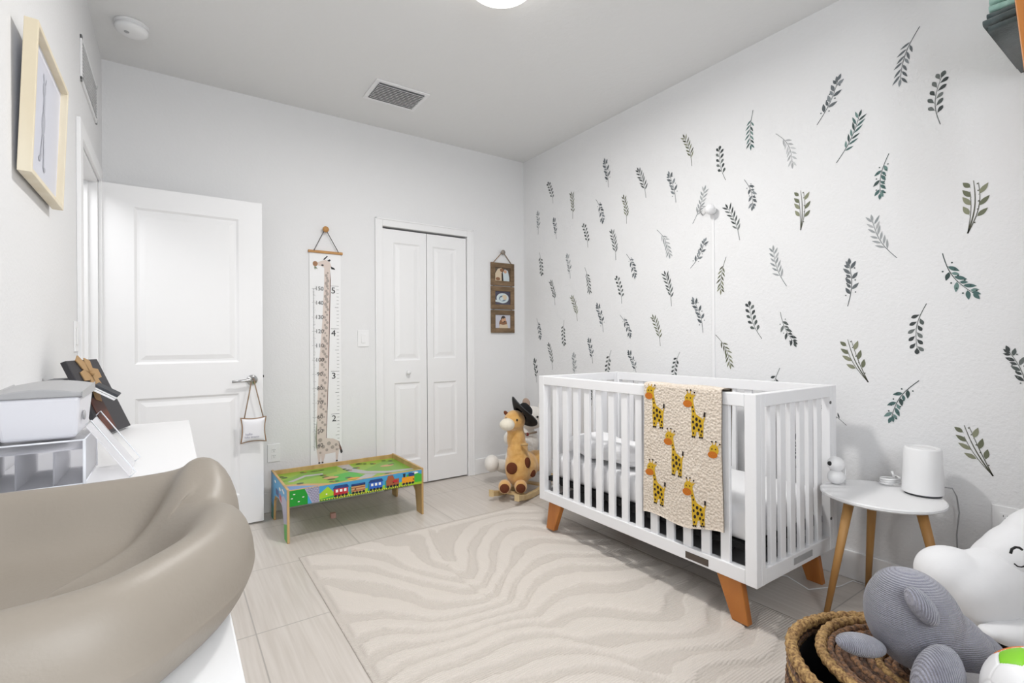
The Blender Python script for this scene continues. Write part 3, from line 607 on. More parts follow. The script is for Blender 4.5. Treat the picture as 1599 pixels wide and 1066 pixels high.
SPR = [  # base (stem end), tip, style, tone, curve, where
 (z6(887, -20), z6(878, 115), 'willow', 'teal', .05, 'teal leafy sprig decal hanging down left of the very pale sprig'),
 (z6(655, 192), z6(627, 85), 'willow', 'olive', .06, 'olive leafy sprig decal above the wall camera, left of a dark round leaved one'),
 (z6(783, 245), z6(760, 130), 'round', 'dark', -.07, 'dark round leaved sprig decal up and right of the wall camera, below the teal one'),
 (z6(340, 272), z6(325, 172), 'berry', 'grey', .04, 'grey berry sprig decal, highest on the far left part of the wall'),
 (z6(482, 312), z6(453, 210), 'willow', 'dark', .05, 'dark willow sprig decal second from the left in the upper row'),
 (z6(595, 330), z6(568, 222), 'berry', 'grey', .05, 'grey berry sprig decal in the upper row, up left of the wall camera'),
 (z6(853, 243), z6(885, 350), 'berry', 'grey', -.10, 'grey berry sprig decal hanging down up right of the wall camera'),
 (z6(130, 333), z6(113, 260), 'round', 'dark', .05, 'dark round leaved sprig decal, topmost of the column nearest the corner'),
 (z6(204, 392), z6(200, 300), 'willow', 'olive', .03, 'olive willow sprig decal below and left of the highest berry sprig'),
 (z6(292, 318), z6(318, 402), 'berry', 'grey', -.08, 'grey berry sprig decal hanging down directly under the highest left berry sprig'),
 (z6(408, 410), z6(398, 312), 'willow', 'olive', .04, 'olive willow sprig decal below and between two upper row sprigs, left wall half'),
 (z6(658, 410), z6(703, 282), 'willow', 'faded', .05, 'faded grey sprig decal leaning right, touching the left side of the wall camera'),
 (z6(74, 450), z6(72, 368), 'berry', 'faded', .03, 'faded grey sprig decal nearest the room corner, upper part'),
 (z6(142, 468), z6(133, 393), 'berry', 'grey', .04, 'small grey berry sprig decal just right of the faded one by the corner'),
 (z6(262, 500), z6(247, 418), 'round', 'dark', .05, 'dark round leaved sprig decal in the third row down, left part of the wall'),
 (z6(368, 548), z6(353, 443), 'willow', 'dark', .04, 'dark willow sprig decal in the middle of the left half of the wall'),
 (z6(523, 433), z6(570, 527), 'willow', 'faded', -.10, 'faded grey sprig decal hanging down left of the camera cable cover'),
 (z6(836, 472), z6(790, 350), 'willow', 'dark', .06, 'dark willow sprig decal immediately right of and below the wall camera'),
 (z6(650, 578), z6(705, 472), 'berry', 'grey', .08, 'grey berry sprig decal leaning right just left of the upper cable cover'),
 (z6(78, 518), z6(87, 598), 'round', 'dark', -.05, 'dark round leaved sprig decal by the corner at mid height'),
 (z6(195, 617), z6(183, 530), 'berry', 'faded', .04, 'faded grey berry sprig decal at mid height, second column from the corner'),
 (z6(250, 575), z6(268, 665), 'willow', 'dark', -.06, 'dark sprig decal hanging down at mid height, third column from the corner'),
 (z6(408, 525), z6(440, 610), 'berry', 'grey', -.08, 'grey berry sprig decal hanging down right of the dark willow one at mid wall'),
 (z6(785, 535), z6(765, 662), 'willow', 'olive', .06, 'olive grey sprig decal hanging down just right of the cable cover at mid height'),
 (z8(108, 187), z8(50, 30), 'willow', 'faded', -.07, 'faded grey leafy sprig decal at mid wall, two to the right of the cable cover'),
 (z6(138, 718), z6(123, 632), 'willow', 'dark', .04, 'dark willow sprig decal below the mid height round leaved one near the corner'),
 (z6(390, 712), z6(372, 617), 'round', 'dark', .06, 'dark round leaved sprig decal low mid wall above the crib left half'),
 (z6(578, 722), z6(555, 603), 'willow', 'dark', .05, 'dark willow sprig decal above the blanket, left of the cable cover'),
 (z6(222, 778), z6(203, 690), 'willow', 'olive', .05, 'olive sprig decal above the far end of the crib'),
 (z6(320, 820), z6(297, 718), 'berry', 'grey', .06, 'grey berry sprig decal above the crib, right of the small olive one'),
 (z6(383, 755), z6(422, 835), 'berry', 'grey', -.08, 'grey berry sprig decal hanging down above the crib left half'),
 (z6(536, 872), z6(510, 765), 'willow', 'olive', .06, 'olive willow sprig decal above the crib rail, left of the blanket'),
 (z6(697, 822), z6(660, 698), 'berry', 'grey', .08, 'dark grey berry sprig decal just left of the lower cable cover'),
 (z6(920, 845), z6(873, 718), 'round', 'dark', -.08, 'dark round leaved sprig decal right of the lower cable cover'),
 (z6(68, 768), z6(82, 843), 'berry', 'grey', -.05, 'grey sprig decal hanging down closest to the corner, low row'),
 (z6(172, 775), z6(172, 862), 'round', 'dark', .05, 'dark sprig decal hanging down above the far end of the crib, second from corner'),
 (z6(745, 830), z6(800, 943), 'willow', 'olive', -.10, 'pale olive sprig decal hanging from the lower end of the cable cover'),
 (z6(128, 962), z6(115, 870), 'willow', 'dark', .04, 'dark willow sprig decal just above the far crib post'),
 (z6(280, 938), z6(265, 848), 'berry', 'grey', .04, 'grey berry sprig decal above the crib, between the faded and the hanging dark one'),
 (z6(68, 1010), z6(60, 925), 'berry', 'dark', .04, 'dark berry sprig decal touching the far corner post of the crib'),
 (z6(212, 995), z6(208, 903), 'berry', 'faded', .03, 'faded grey sprig decal partly behind the far crib rail'),
 (z6(350, 888), z6(336, 985), 'round', 'dark', .06, 'dark sprig decal hanging down to the crib rail, left of the blanket'),
 (z6(446, 985), z6(416, 895), 'berry', 'grey', .07, 'grey berry sprig decal standing on the crib rail line, left of the blanket'),
 (z6(610, 895), z6(588, 990), 'round', 'dark', .07, 'dark round leaved sprig decal hanging down right behind the blanket top'),
 (z7(625, 105), z7(548, 318), 'willow', 'grey', .08, 'large grey sprig decal hanging down, highest on the right part of the wall'),
 (z7(218, 495), z7(303, 310), 'berry', 'grey', .06, 'grey berry sprig decal leaning right near the ceiling line'),
 (z7(295, 645), z7(385, 460), 'willow', 'teal', .06, 'teal willow sprig decal leaning right under the upper grey berry one'),
 (z7(55, 530), z7(120, 648), 'willow', 'pale', -.12, 'very pale silvery sprig decal hanging down in the upper wall'),
 (z7(707, 493), z7(712, 303), 'round', 'dark', -.10, 'dark round leaved sprig decal high on the right, below the shelf stack'),
 (z7(503, 608), z7(470, 775), 'berry', 'teal', .08, 'grey green berry sprig decal hanging down at upper right of the wall'),
 (z7(153, 912), z7(153, 755), 'twin', 'olive', .04, 'small olive multi stem sprig decal right of the wall camera'),
 (z7(815, 925), z7(838, 715), 'twin', 'olive', .06, 'large olive multi stem sprig decal at the right edge, upper part'),
 (z7(535, 1022), z7(437, 873), 'willow', 'faded', -.08, 'faded grey willow sprig decal left of the large olive multi stem one'),
 (z8(790, 43), z8(938, 225), 'berry', 'teal', .10, 'teal and dark berry sprig decal slanting down to the right'),
 (z8(375, 275), z8(380, 83), 'berry', 'grey', .07, 'grey berry sprig decal standing upright in the middle of the right wall part'),
 (z8(80, 300), z8(145, 440), 'berry', 'dark', .07, 'dark berry sprig decal slanting down above the near crib end'),
 (z8(720, 263), z8(680, 462), 'round', 'dark', .09, 'dark round leaved sprig decal hanging down at mid right'),
 (z8(465, 607), z8(375, 420), 'twin', 'olive', -.05, 'olive multi stem sprig decal just right of and above the near crib corner'),
 (z8(1160, 660), z8(1075, 465), 'berry', 'dark', .07, 'dark berry sprig decal cut by the right edge of the view'),
 (z8(688, 600), z8(565, 770), 'berry', 'teal', .10, 'grey green berry sprig decal above the humidifier, slanting down left'),
 (z8(1012, 1018), z8(885, 795), 'twin', 'olive', -.04, 'olive multi stem sprig decal right of the humidifier'),
 (z8(78, 545), z8(45, 690), 'round', 'dark', .06, 'dark sprig decal hanging down behind the back crib rail near the blanket'),
 ((1243, 730), (1243, 680), 'berry', 'grey', .04, 'grey berry sprig decal seen between the near end slats of the crib'),
 ((1322, 664), (1278, 632), 'willow', 'dark', .04, 'dark sprig decal almost hidden behind the near back corner of the crib'),
 ((924, 560 + 300 / 4.1), (924, 600), 'berry', 'dark', .04, 'dark berry sprig decal seen through the far crib slats, upper one'),
 ((941, 682), (940, 646), 'willow', 'dark', .04, 'dark willow sprig decal seen through the far crib slats, lower one'),
 ((965, 690), (965, 660), 'berry', 'grey', .04, 'small grey sprig decal seen through the crib slats above the mattress'),
]
for i, (b_, e_, st_, tn_, cv_, lb_) in enumerate(SPR): sprig(b_, e_, st_, tn_, cv_, lb_, 100 + i)

# ------------------------------------------------------------------ growth chart
def build_chart():
    y = YB - .006; x0, x1, z0, z1 = .803, 1.022, .26, 1.79
    t = thing('growth_chart', 'tall white giraffe growth chart hanging from a wooden peg on the back wall', 'growth chart', (.91, YB, z0))
    mb = MB(); mb.box(x0, x1, y, y + .002, z0, z1)
    def pl(pts, mi, lay=1): mb.poly([(a, y - .0004 * lay, b) for a, b in pts][::-1], mi)
    def tx(s, cx, cz, size, mi=1, sx=1):
        vs, fs = text_mesh(s, size); mb.add([(cx + v.x * sx, y - .0022, cz + v.y) for v in vs], fs, mi)
    def ln(xa, xb, z, w=.0016): pl([(xa, z - w / 2), (xb, z - w / 2), (xb, z + w / 2), (xa, z + w / 2)], 1)
    # centimetre scale
    zc = lambda n: .0102 * n + .004
    pl([(.829, zc(37)), (.8305, zc(37)), (.8305, zc(150)), (.829, zc(150))], 1)
    for n in range(37, 151): ln(.820 if n % 10 == 0 else .826, .848 if n % 10 == 0 else (.842 if n % 5 == 0 else .838), zc(n), .0015)
    for n in range(40, 160, 10): tx(str(n), .870, zc(n), .040)
    zf = lambda n: .3097 * n + .010
    for n in range(2, 6):
        ln(.948, 1.006, zf(n), .0022); tx(str(n), .967, zf(n) - .034, .062, sx=1.1)
    for i in range(12, 61):
        z = zf(i / 12)
        if i % 12 and z > .36: ln(.990, 1.006 if i % 6 else 1.004, z, .0020); 
        if i % 12 == 6: ln(.978, 1.004, z, .0022)
    # giraffe: neck, head, body
    neck = [(.905, 1.690), (.945, 1.675), (.950, 1.60), (.942, 1.30), (.935, 1.0), (.922, .66), (.915, .46), (.960, .452), (1.000, .43), (1.008, .40), (1.000, .355), (.990, .285), (.980, .285), (.976, .35), (.905, .345), (.890, .285), (.880, .285), (.874, .34), (.868, .285), (.858, .285), (.845, .38), (.842, .45), (.850, .66), (.866, 1.0), (.890, 1.30), (.905, 1.60)]
    pl(neck, 2)
    pl([(.945, 1.675), (.950, 1.60), (.942, 1.30), (.935, 1.0), (.922, .66), (.915, .46), (.911, .46), (.918, .66), (.930, 1.0), (.937, 1.30), (.944, 1.60)], 3, 2)
    head = [(.858, 1.722), (.862, 1.700), (.885, 1.698), (.905, 1.688), (.945, 1.675), (.955, 1.70), (.945, 1.73), (.915, 1.745), (.885, 1.735)]
    pl(head, 2, 2)
    pl(ring(.843, 1.712, .017, .019), 4, 3); pl([(.838, 1.695), (.850, 1.690), (.860, 1.672), (.846, 1.680), (.842, 1.668), (.836, 1.684)], 6, 3)
    pl([(.905, 1.742), (.930, 1.770), (.925, 1.775), (.898, 1.748)], 5, 3); pl([(.925, 1.74), (.945, 1.752), (.950, 1.742), (.940, 1.734)], 5, 3); pl([(.950, 1.70), (.975, 1.69), (.982, 1.678), (.955, 1.680)], 5, 3)
    pl(ring(.893, 1.705, .009, .006), 5, 4)
    pl([(1.000, .43), (1.012, .395), (1.020, .375), (1.028, .345), (1.010, .352), (1.004, .385)], 3, 3); pl(ring(1.018, .352, .008, .014), 5, 4)
    pl([(.842, .40), (.838, .47), (.843, .55), (.850, .60), (.846, .47), (.850, .38)], 6, 3)
    rn = random.Random(3)
    for i in range(62):
        z = .50 + i * 1.17 / 62; xl = .847 + (z - .45) * .052; xr = .918 + (z - .45) * .022; cx = xl + .010 + ((i * 37) % 60) / 60 * (xr - xl - .020)
        r_ = .0055 + .0055 * rn.random(); pl(ring(cx, z, r_, r_ * 1.2, 9), 7, 4 + i % 2)
    for (a, b, r_) in ((.87, .45, .014), (.86, .40, .010), (.89, .40, .013), (.93, .42, .014), (.955, .39, .013), (.915, .375, .010), (.98, .405, .010), (.985, .37, .008), (.87, .36, .008)): pl(ring(a, b, r_, r_, 10), 7, 5)
    for a in (.863, .885, .985): pl(ring(a, .288, .007, .006, 8), 5, 5)
    mb.build('canvas', [M['paper'], M['ink'], mat('giraffe_blush', (222, 208, 200), .9), mat('mane_brown', (120, 92, 84), .9), mat('snout_brown', (164, 126, 96), .9), mat('chart_dark', (58, 58, 60), .9), mat('sage', (130, 140, 118), .9), mat('giraffe_spot_grey', (176, 165, 158), .9)], t)
    MB().box(x0 - .008, x1 + .012, YB - .018, YB - .001, z1, z1 + .018).build('wooden_rod', M['beech'], t, bevel=.003)
    MB().box(x0 - .008, x1 + .012, YB - .018, YB - .001, z0 - .018, z0).build('wooden_rod', M['beech'], t, bevel=.003)
    MB().tube([(x0 + .03, YB - .02, z1 + .015), (.905, YB - .022, 1.955), (.917, YB - .022, 1.955), (x1 - .02, YB - .02, z1 + .015)], .0025, 8).build('cord', M['cord_dark'], t)
    o = MB().lathe([(0, 0), (.012, 0), (.012, .02), (.020, .026), (.022, .034), (.018, .042), (0, .044)], (.911, YB, 1.960), 24, 0, Matrix.Rotation(PI / 2, 4, 'X')).build('wall_peg', M['beech'], origin=(.911, YB, 1.96), smooth=True)
    tag(o, 'round wooden peg holding up the giraffe growth chart', 'wall peg')
build_chart()

# ------------------------------------------------------------------ triple photo frame
def build_photos():
    t = thing('photo_frame_trio', 'three small weathered wood photo frames hung one below another by twine', 'picture frame', (2.44, YB, 1.22))
    for k, (z0, z1) in enumerate(((1.648, 1.850), (1.437, 1.640), (1.226, 1.428))):
        x0, x1 = 2.318, 2.565; y = YB - .020; q = .042
        mb = MB(); mb.box(x0, x1, y, YB - .003, z1 - q, z1); mb.box(x0, x1, y, YB - .003, z0, z0 + q); mb.box(x0, x0 + q, y, YB - .003, z0 + q, z1 - q); mb.box(x1 - q, x1, y, YB - .003, z0 + q, z1 - q)
        fr = mb.build('frame', M['barn'], t, bevel=.003)
        if k < 2: mb = MB(); [mb.tube([(xx, YB - .012, z0 - .009), (xx, YB - .012, z0 + .001)], .004, 8) for xx in (x0 + .03, x1 - .03)]; mb.build('twine_link', M['twine'], t)
        mb = MB(); a0, a1, b0, b1 = x0 + q, x1 - q, z0 + q, z1 - q; w_, h_ = a1 - a0, b1 - b0; mb.box(a0, a1, YB - .010, YB - .008, b0, b1)
        def pl(pts, mi, lay=1): mb.poly([(a0 + a * w_, YB - .010 - .0004 * lay, b0 + b * h_) for a, b in pts][::-1], mi)
        if k == 0:
            pl([(0, 0), (0, .5), (.2, .9), (.45, 1), (.5, .3), (.5, 0)], 1); pl([(.5, 0), (.5, .6), (.65, .9), (.85, .8), (.95, .3), (.95, 0)], 2); pl(ring(.45, .82, .12, .14), 3, 2); pl(ring(.68, .72, .10, .13), 4, 2); pl([(.45, 0), (.43, .6), (.52, .6), (.56, 0)], 5, 3); pl(ring(.2, .15, .15, .12), 3, 2)
        elif k == 1:
            pl(ring(.5, .48, .40, .38, 20), 2); pl(ring(.5, .46, .24, .22, 16), 6, 2); pl(ring(.62, .55, .16, .2, 16), 1, 3); pl([(.0, .2), (.0, .35), (.4, .3), (.35, .15)], 2, 4); pl(ring(.44, .42, .12, .14), 2, 5)
        else:
            pl(ring(.52, .35, .26, .36, 16), 3); pl(ring(.54, .68, .16, .26, 16), 5, 2); pl(ring(.5, .6, .09, .14), 4, 3); pl(ring(.64, .66, .07, .12), 4, 3); pl([(.25, 0), (.3, .3), (.5, .25), (.8, .3), (.85, 0)], 1, 4)
        base_ = [(92, 78, 66), (76, 72, 88), (198, 198, 208)][k]
        mb.build('photo', [mat('photo_ground', base_, .3), mat('photo_beige', (214, 196, 170), .3), mat('photo_pale', (206, 218, 222), .3), mat('photo_brown', (140, 98, 68), .3), mat('photo_skin', (206, 160, 128), .3), mat('photo_dark', (58, 46, 40), .3), mat('photo_blue', (98, 120, 140), .3)], fr)
    MB().tube([(2.345, YB - .012, 1.85), (2.432, YB - .022, 1.945), (2.444, YB - .022, 1.945), (2.535, YB - .012, 1.85)], .0035, 8).build('twine', M['twine'], t)
    o = MB().lathe([(0, 0), (.010, 0), (.010, .018), (.020, .024), (.021, .032), (0, .036)], (2.438, YB, 1.945), 20, 0, Matrix.Rotation(PI / 2, 4, 'X')).build('wall_hook', mat('grey_knob', (150, 140, 130), .5), origin=(2.438, YB, 1.945), smooth=True)
    tag(o, 'grey knob holding the trio of photo frames on the back wall', 'wall knob')
build_photos()

# ------------------------------------------------------------------ framed picture on the left wall
def build_picture():
    y0, y1, z0, z1 = 1.735, 2.185, 1.590, 1.985; X = XL + .008; D_ = .028; q = .013
    t = thing('framed_print', 'pale wood framed giraffe sketch hanging on the left wall', 'picture', (XL, 1.96, z0))
    # hangs leaning slightly forward at the top
    sh = Matrix.Translation((X, 0, z0)) @ Matrix.Rotation(math.radians(2.2), 4, 'Y') @ Matrix.Translation((-X, 0, -z0))
    mb = MB()
    for a in ((y0, y0 + q, z0, z1), (y1 - q, y1, z0, z1), (y0 + q, y1 - q, z0, z0 + q), (y0 + q, y1 - q, z1 - q, z1)): mb.box(X, X + D_, *a, 0, sh)
    mb.build('frame', M['frame_pale'], t, bevel=.0015)
    mb = MB(); mb.box(X + .004, X + .010, y0 + q, y1 - q, z0 + q, z1 - q, 0, sh)
    def pl(pts, mi, lay=1): mb.poly([sh @ Vector((X + .010 + .0004 * lay, y0 + a * (y1 - y0), z0 + b * (z1 - z0))) for a, b in pts], mi)
    for (a, b, c_, d_) in ((.08, .92, .08, .92),): pl([(a, c_), (b, c_), (b, d_), (a, d_)], 2)
    pl(ring(.45, .74, .045, .055), 1, 2); pl([(.44, .72), (.48, .72), (.49, .56), (.44, .56)], 1, 3); pl(ring(.465, .50, .05, .09), 1, 2)
    pl([(.44, .42), (.46, .42), (.44, .22), (.40, .22)], 1, 3); pl([(.48, .42), (.50, .42), (.54, .18), (.50, .18)], 1, 3); pl(ring(.40, .22, .03, .02), 1, 4); pl(ring(.54, .18, .03, .02), 1, 4); pl([(.42, .79), (.40, .84), (.42, .84), (.44, .79)], 1, 3); pl([(.47, .79), (.49, .84), (.50, .83), (.48, .78)], 1, 3)
    mb.build('print', [mat('mat_board', (226, 228, 238), .6), mat('pencil_grey', (176, 178, 188), .8), mat('print_paper', (214, 216, 228), .35)], t)
build_picture()

# ------------------------------------------------------------------ hanging tooth-fairy style pillow on the door handle
def build_sign():
    y = DYY - .058; cx, z0, z1 = .4155, .530, .686; w2 = .070
    t = thing('hanging_pillow', 'small white pillow ornament with brown edging hanging from the door handle', 'pillow ornament', (cx, y, z0))
    n = 20
    def outl(u_, v_):  # concave edged cushion
        cxn = u_ * (1 - .13 * (1 - v_ * v_)); czn = v_ * (1 - .13 * (1 - u_ * u_)); return cx + cxn * w2, (z0 + z1) / 2 + czn * (z1 - z0) / 2
    vs = []
    for sd in (-1, 1):
        for i in range(n + 1):
            for j in range(n + 1):
                u_ = -1 + 2 * j / n; v_ = -1 + 2 * i / n; X_, Z_ = outl(u_, v_); b = .020 * ((1 - u_ ** 4) * (1 - v_ ** 4)) ** .5
                vs.append((X_, y + sd * b, Z_))
    fs = []; K = (n + 1) ** 2
    for i in range(n):
        for j in range(n):
            a = i * (n + 1) + j; fs.append((a, a + 1, a + n + 2, a + n + 1)); fs.append((K + a, K + a + n + 1, K + a + n + 2, K + a + 1))
    mb = MB(); mb.add(vs, fs, 0, True)
    for s_, cz_, cx_, sz in (('hello', .590, cx - .028, .020), ('baby dreams', .572, cx - .012, .016)):
        tv, tf = text_mesh(s_, sz); mb.add([(cx_ + v.x, y - .0215, cz_ - .005 + v.y) for v in tv], tf, 1)
    mb.build('cushion', [mat('white_satin', (236, 236, 240), .5), mat('lilac_print', (150, 148, 168), .8)], t)
    ed = [outl(u_, v_) for u_, v_ in [(-1 + 2 * i / 12, -1) for i in range(12)] + [(1, -1 + 2 * i / 12) for i in range(12)] + [(1 - 2 * i / 12, 1) for i in range(12)] + [(-1, 1 - 2 * i / 12) for i in range(12)]]
    MB().tube([(a, y, b) for a, b in ed], .0045, 8, closed=True).build('piping', mat('brown_cord', (150, 124, 100), .9), t)
    MB().tube([(cx - .052, y, z1 - .010), (cx - .018, y + .004, .86), (cx - .008, y + .008, hz + .010), (cx + .002, y + .008, hz + .012), (cx + .016, y + .004, .86), (cx + .056, y, z1 - .010)], .0032, 8).build('hanging_cord', M['twine'], t)
build_sign()

# ------------------------------------------------------------------ train table
def build_train_table():
    x0, x1, y0, y1, zt = .535, 1.378, 3.055, 3.60, .302
    t = thing('train_table', 'low wooden train play table with painted train scene by the back wall', 'play table', (.95, 3.33, 0))
    wood = mat('table_plywood', (206, 172, 120), .45, None, (18, (188, 152, 98), (1, 1, .15)))
    cols = {'sky': (70, 158, 206), 'green': (72, 176, 60), 'dgreen': (22, 150, 44), 'lime': (164, 206, 44), 'wall': (176, 174, 196), 'red': (192, 44, 52), 'brown': (164, 92, 58), 'blue': (44, 100, 196), 'orange': (236, 158, 34), 'black': (34, 34, 40), 'white': (246, 246, 240), 'road': (178, 176, 178), 'navy': (36, 66, 128), 'pond': (108, 148, 200), 'grass': (142, 180, 60), 'grass2': (116, 166, 52), 'bush': (66, 92, 50), 'mortar': (108, 104, 128), 'teal': (40, 150, 130), 'yel': (240, 226, 80), 'tanr': (204, 160, 110)}
    keys = list(cols); TM = [mat('toy_paint_' + k_, v_, .35) for k_, v_ in cols.items()]; I = {k_: i for i, k_ in enumerate(keys)}
    th_ = .014
    def end(x, nm, painted):
        prof = [(y0, .0), (y0 + .085, .0), (y0 + .110, .13), (y0 + .16, .175), (y0 + .275, .188), (y1 - .16, .175), (y1 - .110, .13), (y1 - .085, 0), (y1, 0), (y1, zt), (y0, zt)]
        prof = [(a, b + (0 if b < .2 else .006)) for a, b in prof]; mb = MB()
        A = [(x, a, b) for a, b in prof]; B = [(x + th_, a, b) for a, b in prof]; n = len(prof)
        mb.add(A + B, [tuple(range(n))[::-1], tuple(range(n, 2 * n))] + [(i, (i + 1) % n, n + (i + 1) % n, n + i) for i in range(n)], 0)
        o = mb.build(nm, [wood], t, bevel=.002)
        if painted:
            mb = MB(); X = x - .0006
            def pl(pts, c_, l_=0): mb.poly([(X - .0003 * l_, a, b) for a, b in pts], I[c_])
            pl([(y0 + .003, .003), (y0 + .080, .003), (y0 + .104, .13), (y0 + .155, .180), (y0 + .275, .193), (y1 - .155, .180), (y1 - .104, .13), (y1 - .08, .003), (y1 - .003, .003), (y1 - .003, .303), (y0 + .003, .303)], 'sky')
            pl([(y0 + .003, .003), (y0 + .080, .003), (y0 + .095, .085), (y0 + .003, .11)], 'green', 1); pl([(y1 - .003, .003), (y1 - .080, .003), (y1 - .095, .085), (y1 - .003, .11)], 'teal', 1)
            pl([(y0 + .003, .11), (y0 + .095, .085), (y0 + .15, .178), (y0 + .25, .192), (y0 + .10, .25), (y0 + .003, .24)], 'wall', 1)
            for a, b, r_ in ((.10, .27, .018), (.22, .26, .02), (.38, .27, .018), (.13, .275, .015)): pl(ring(y0 + a, b, r_ * 1.5, r_ * .5), 'white', 2)
            pl([(y0 + .16, .19), (y0 + .24, .20), (y0 + .23, .235), (y0 + .17, .228)], 'red', 2); pl([(y0 + .26, .20), (y0 + .36, .198), (y0 + .36, .235), (y0 + .26, .238)], 'navy', 2)
            mb.build('painted_face', TM, o)
        return o
    end(x0, 'end_panel', True); end(x1 - th_, 'end_panel', False)
    # board
    zb = zt - .028; mb = MB(); X0, X1, Y0_, Y1_ = x0 + th_, x1 - th_, y0 + .010, y1 - .010
    mb.box(X0, X1, Y0_, Y1_, zb - .010, zb, I['grass'])
    def pt(pts, c_, l_=1): mb.poly([(X0 + a * (X1 - X0), Y0_ + b * (Y1_ - Y0_), zb + .0003 * l_) for a, b in pts], I[c_])
    pt([(0, 0), (.42, 0), (.30, .12), (.12, .30), (0, .38)], 'pond', 2); pt([(0, .38), (.12, .30), (.30, .12), (.42, 0), (.48, 0), (.36, .16), (.16, .36), (0, .46)], 'tanr', 1)
    pt([(.0, .6), (.25, .95), (.5, 1), (.45, .7), (.2, .55)], 'grass2', 1); pt([(.6, .5), (.9, .9), (1, .9), (1, .3), (.8, .3)], 'grass2', 1); pt([(.35, .2), (.6, .3), (.55, .6), (.4, .55)], 'green', 1)
    pt([(.50, 1), (.60, 1), (.60, .70), (.66, .5), (.80, .35), (1, .3), (1, .22), (.78, .26), (.62, .38), (.53, .6)], 'road', 2); pt([(.45, .1), (.62, .36), (.70, .30), (.55, .05)], 'road', 3); pt([(.05, .55), (.2, .75), (.34, .72), (.33, .66), (.2, .68), (.09, .52)], 'road', 2)
    pt(ring(.50, .25, .05, .04), 'orange', 4); pt(ring(.86, .62, .06, .05), 'tanr', 4); pt(ring(.36, .45, .06, .06), 'tanr', 3); pt([(.7, .1), (.95, .12), (.9, .2), (.72, .2)], 'tanr', 4)
    rn = random.Random(5)
    for i in range(26):
        a, b = rn.uniform(.04, .96), rn.uniform(.12, .95)
        if a + b < .5: continue
        pt(ring(a, b, rn.uniform(.015, .035), rn.uniform(.02, .035), 9), 'bush', 5)
        if i % 3 == 0: pt(ring(a + .02, b - .02, .012, .02, 8), 'brown', 6)
    mb.build('play_board', TM, t)
    MB().box(x0 + th_, x1 - th_, y1 - .010, y1, zt - .085, zt).build('back_rail', wood, t, bevel=.002)
    o = MB().box(x0 + th_, x1 - th_, y0, y0 + .010, zt - .095, zt).build('front_rail', wood, t, bevel=.0015)
    mb = MB(); Ya = y0 - .0006; A0, A1, Z0, Z1 = x0 + th_, x1 - th_, zt - .094, zt - .003; wA = A1 - A0; hA = Z1 - Z0
    def pf(pts, c_, l_=1): mb.poly([(A0 + a * wA, Ya - .0003 * l_, Z0 + b * hA) for a, b in pts][::-1], I[c_])
    pf([(0, 0), (1, 0), (1, 1), (0, 1)], 'sky', 0); pf([(0, 0), (.12, 0), (.12, 1), (0, 1)], 'dgreen', 1); pf([(.15, 0), (.20, 0), (.20, 1), (.10, 1)], 'wall', 2)
    for r_ in range(9):
        b = .05 + r_ * .11; pf([(.155 - .05 * b, b), (.20, b), (.20, b + .02), (.155 - .05 * b, b + .02)], 'mortar', 3)
        for k_ in range(4):
            a = .125 + .02 * k_ + (.01 if r_ % 2 else 0)
            if a > .155 - .05 * b and a < .198: pf([(a, b), (a + .0025, b), (a + .0025, b + .11), (a, b + .11)], 'mortar', 3)
    for a, b in ((.03, .75), (.06, .25), (.015, .5), (.09, .5)): pf(ring(a, b, .008, .03, 8), 'white', 4)
    pf([(.20, 0), (1, 0), (1, .35), (.9, .5), (.8, .32), (.6, .36), (.4, .32), (.30, .5), (.26, .9), (.20, .5)], 'lime', 1)
    pf([(.20, .15), (.32, .3), (.32, 0), (.2, 0)], 'green', 2); pf([(.86, .2), (.87, .8), (.93, .9), (1, .7), (1, .15)], 'green', 2); pf(ring(.94, .86, .03, .08), 'white', 3)
    for a in (.25, .93, .46, .62, .76): pf(ring(a, .42, .006, .05, 8), 'white', 6)
    for a in (.425, .565, .70, .84): pf([(a - .012, .15), (a - .008, .62), (a + .008, .62), (a + .012, .15)], 'teal', 3)
    # rails and sleepers
    pf([(.20, .06), (.88, .06), (.88, .11), (.20, .11)], 'yel', 4)
    for i in range(38): a = .205 + i * .018; pf([(a, .02), (a + .007, .02), (a + .007, .10), (a, .10)], 'black', 5)
    for i, (a, body, roof) in enumerate(((.30, 'red', 'navy'), (.43, 'tanr', 'brown'), (.565, 'blue', 'navy'), (.70, 'brown', 'black'), (.83, 'orange', 'orange'))):
        pf([(a, .22), (a + .105, .22), (a + .105, .66), (a, .66)], body, 6)
        if i in (0, 2):
            pf([(a - .008, .66), (a + .113, .66), (a + .100, .86), (a + .01, .86)], roof, 6)
            for k_ in range(3): pf([(a + .015 + k_ * .03, .42), (a + .033 + k_ * .03, .42), (a + .033 + k_ * .03, .60), (a + .015 + k_ * .03, .60)], 'white', 7)
        elif i == 1:
            for k_ in range(2): pf([(a, .30 + k_ * .18), (a + .105, .30 + k_ * .18), (a + .105, .36 + k_ * .18), (a, .36 + k_ * .18)], 'brown', 7)
            pf([(a, .62), (a + .105, .62), (a + .105, .78), (a, .78)], 'navy', 6)
        elif i == 3: pf([(a, .5), (a + .015, .95), (a + .055, .95), (a + .07, .62)], 'brown', 7); pf(ring(a + .075, .5, .022, .1), 'red', 8)
        else: pf([(a + .055, .66), (a + .105, .66), (a + .105, .90), (a + .055, .90)], 'navy', 7); pf([(a + .012, .66), (a + .026, .66), (a + .030, .92), (a + .008, .92)], 'black', 7)
        for k_ in range(4): pf(ring(a + .014 + k_ * .026, .19, .011, .085, 10), 'black', 9)
    mb.build('train_picture', TM, o)
    c = at(520, 805, z=.012)
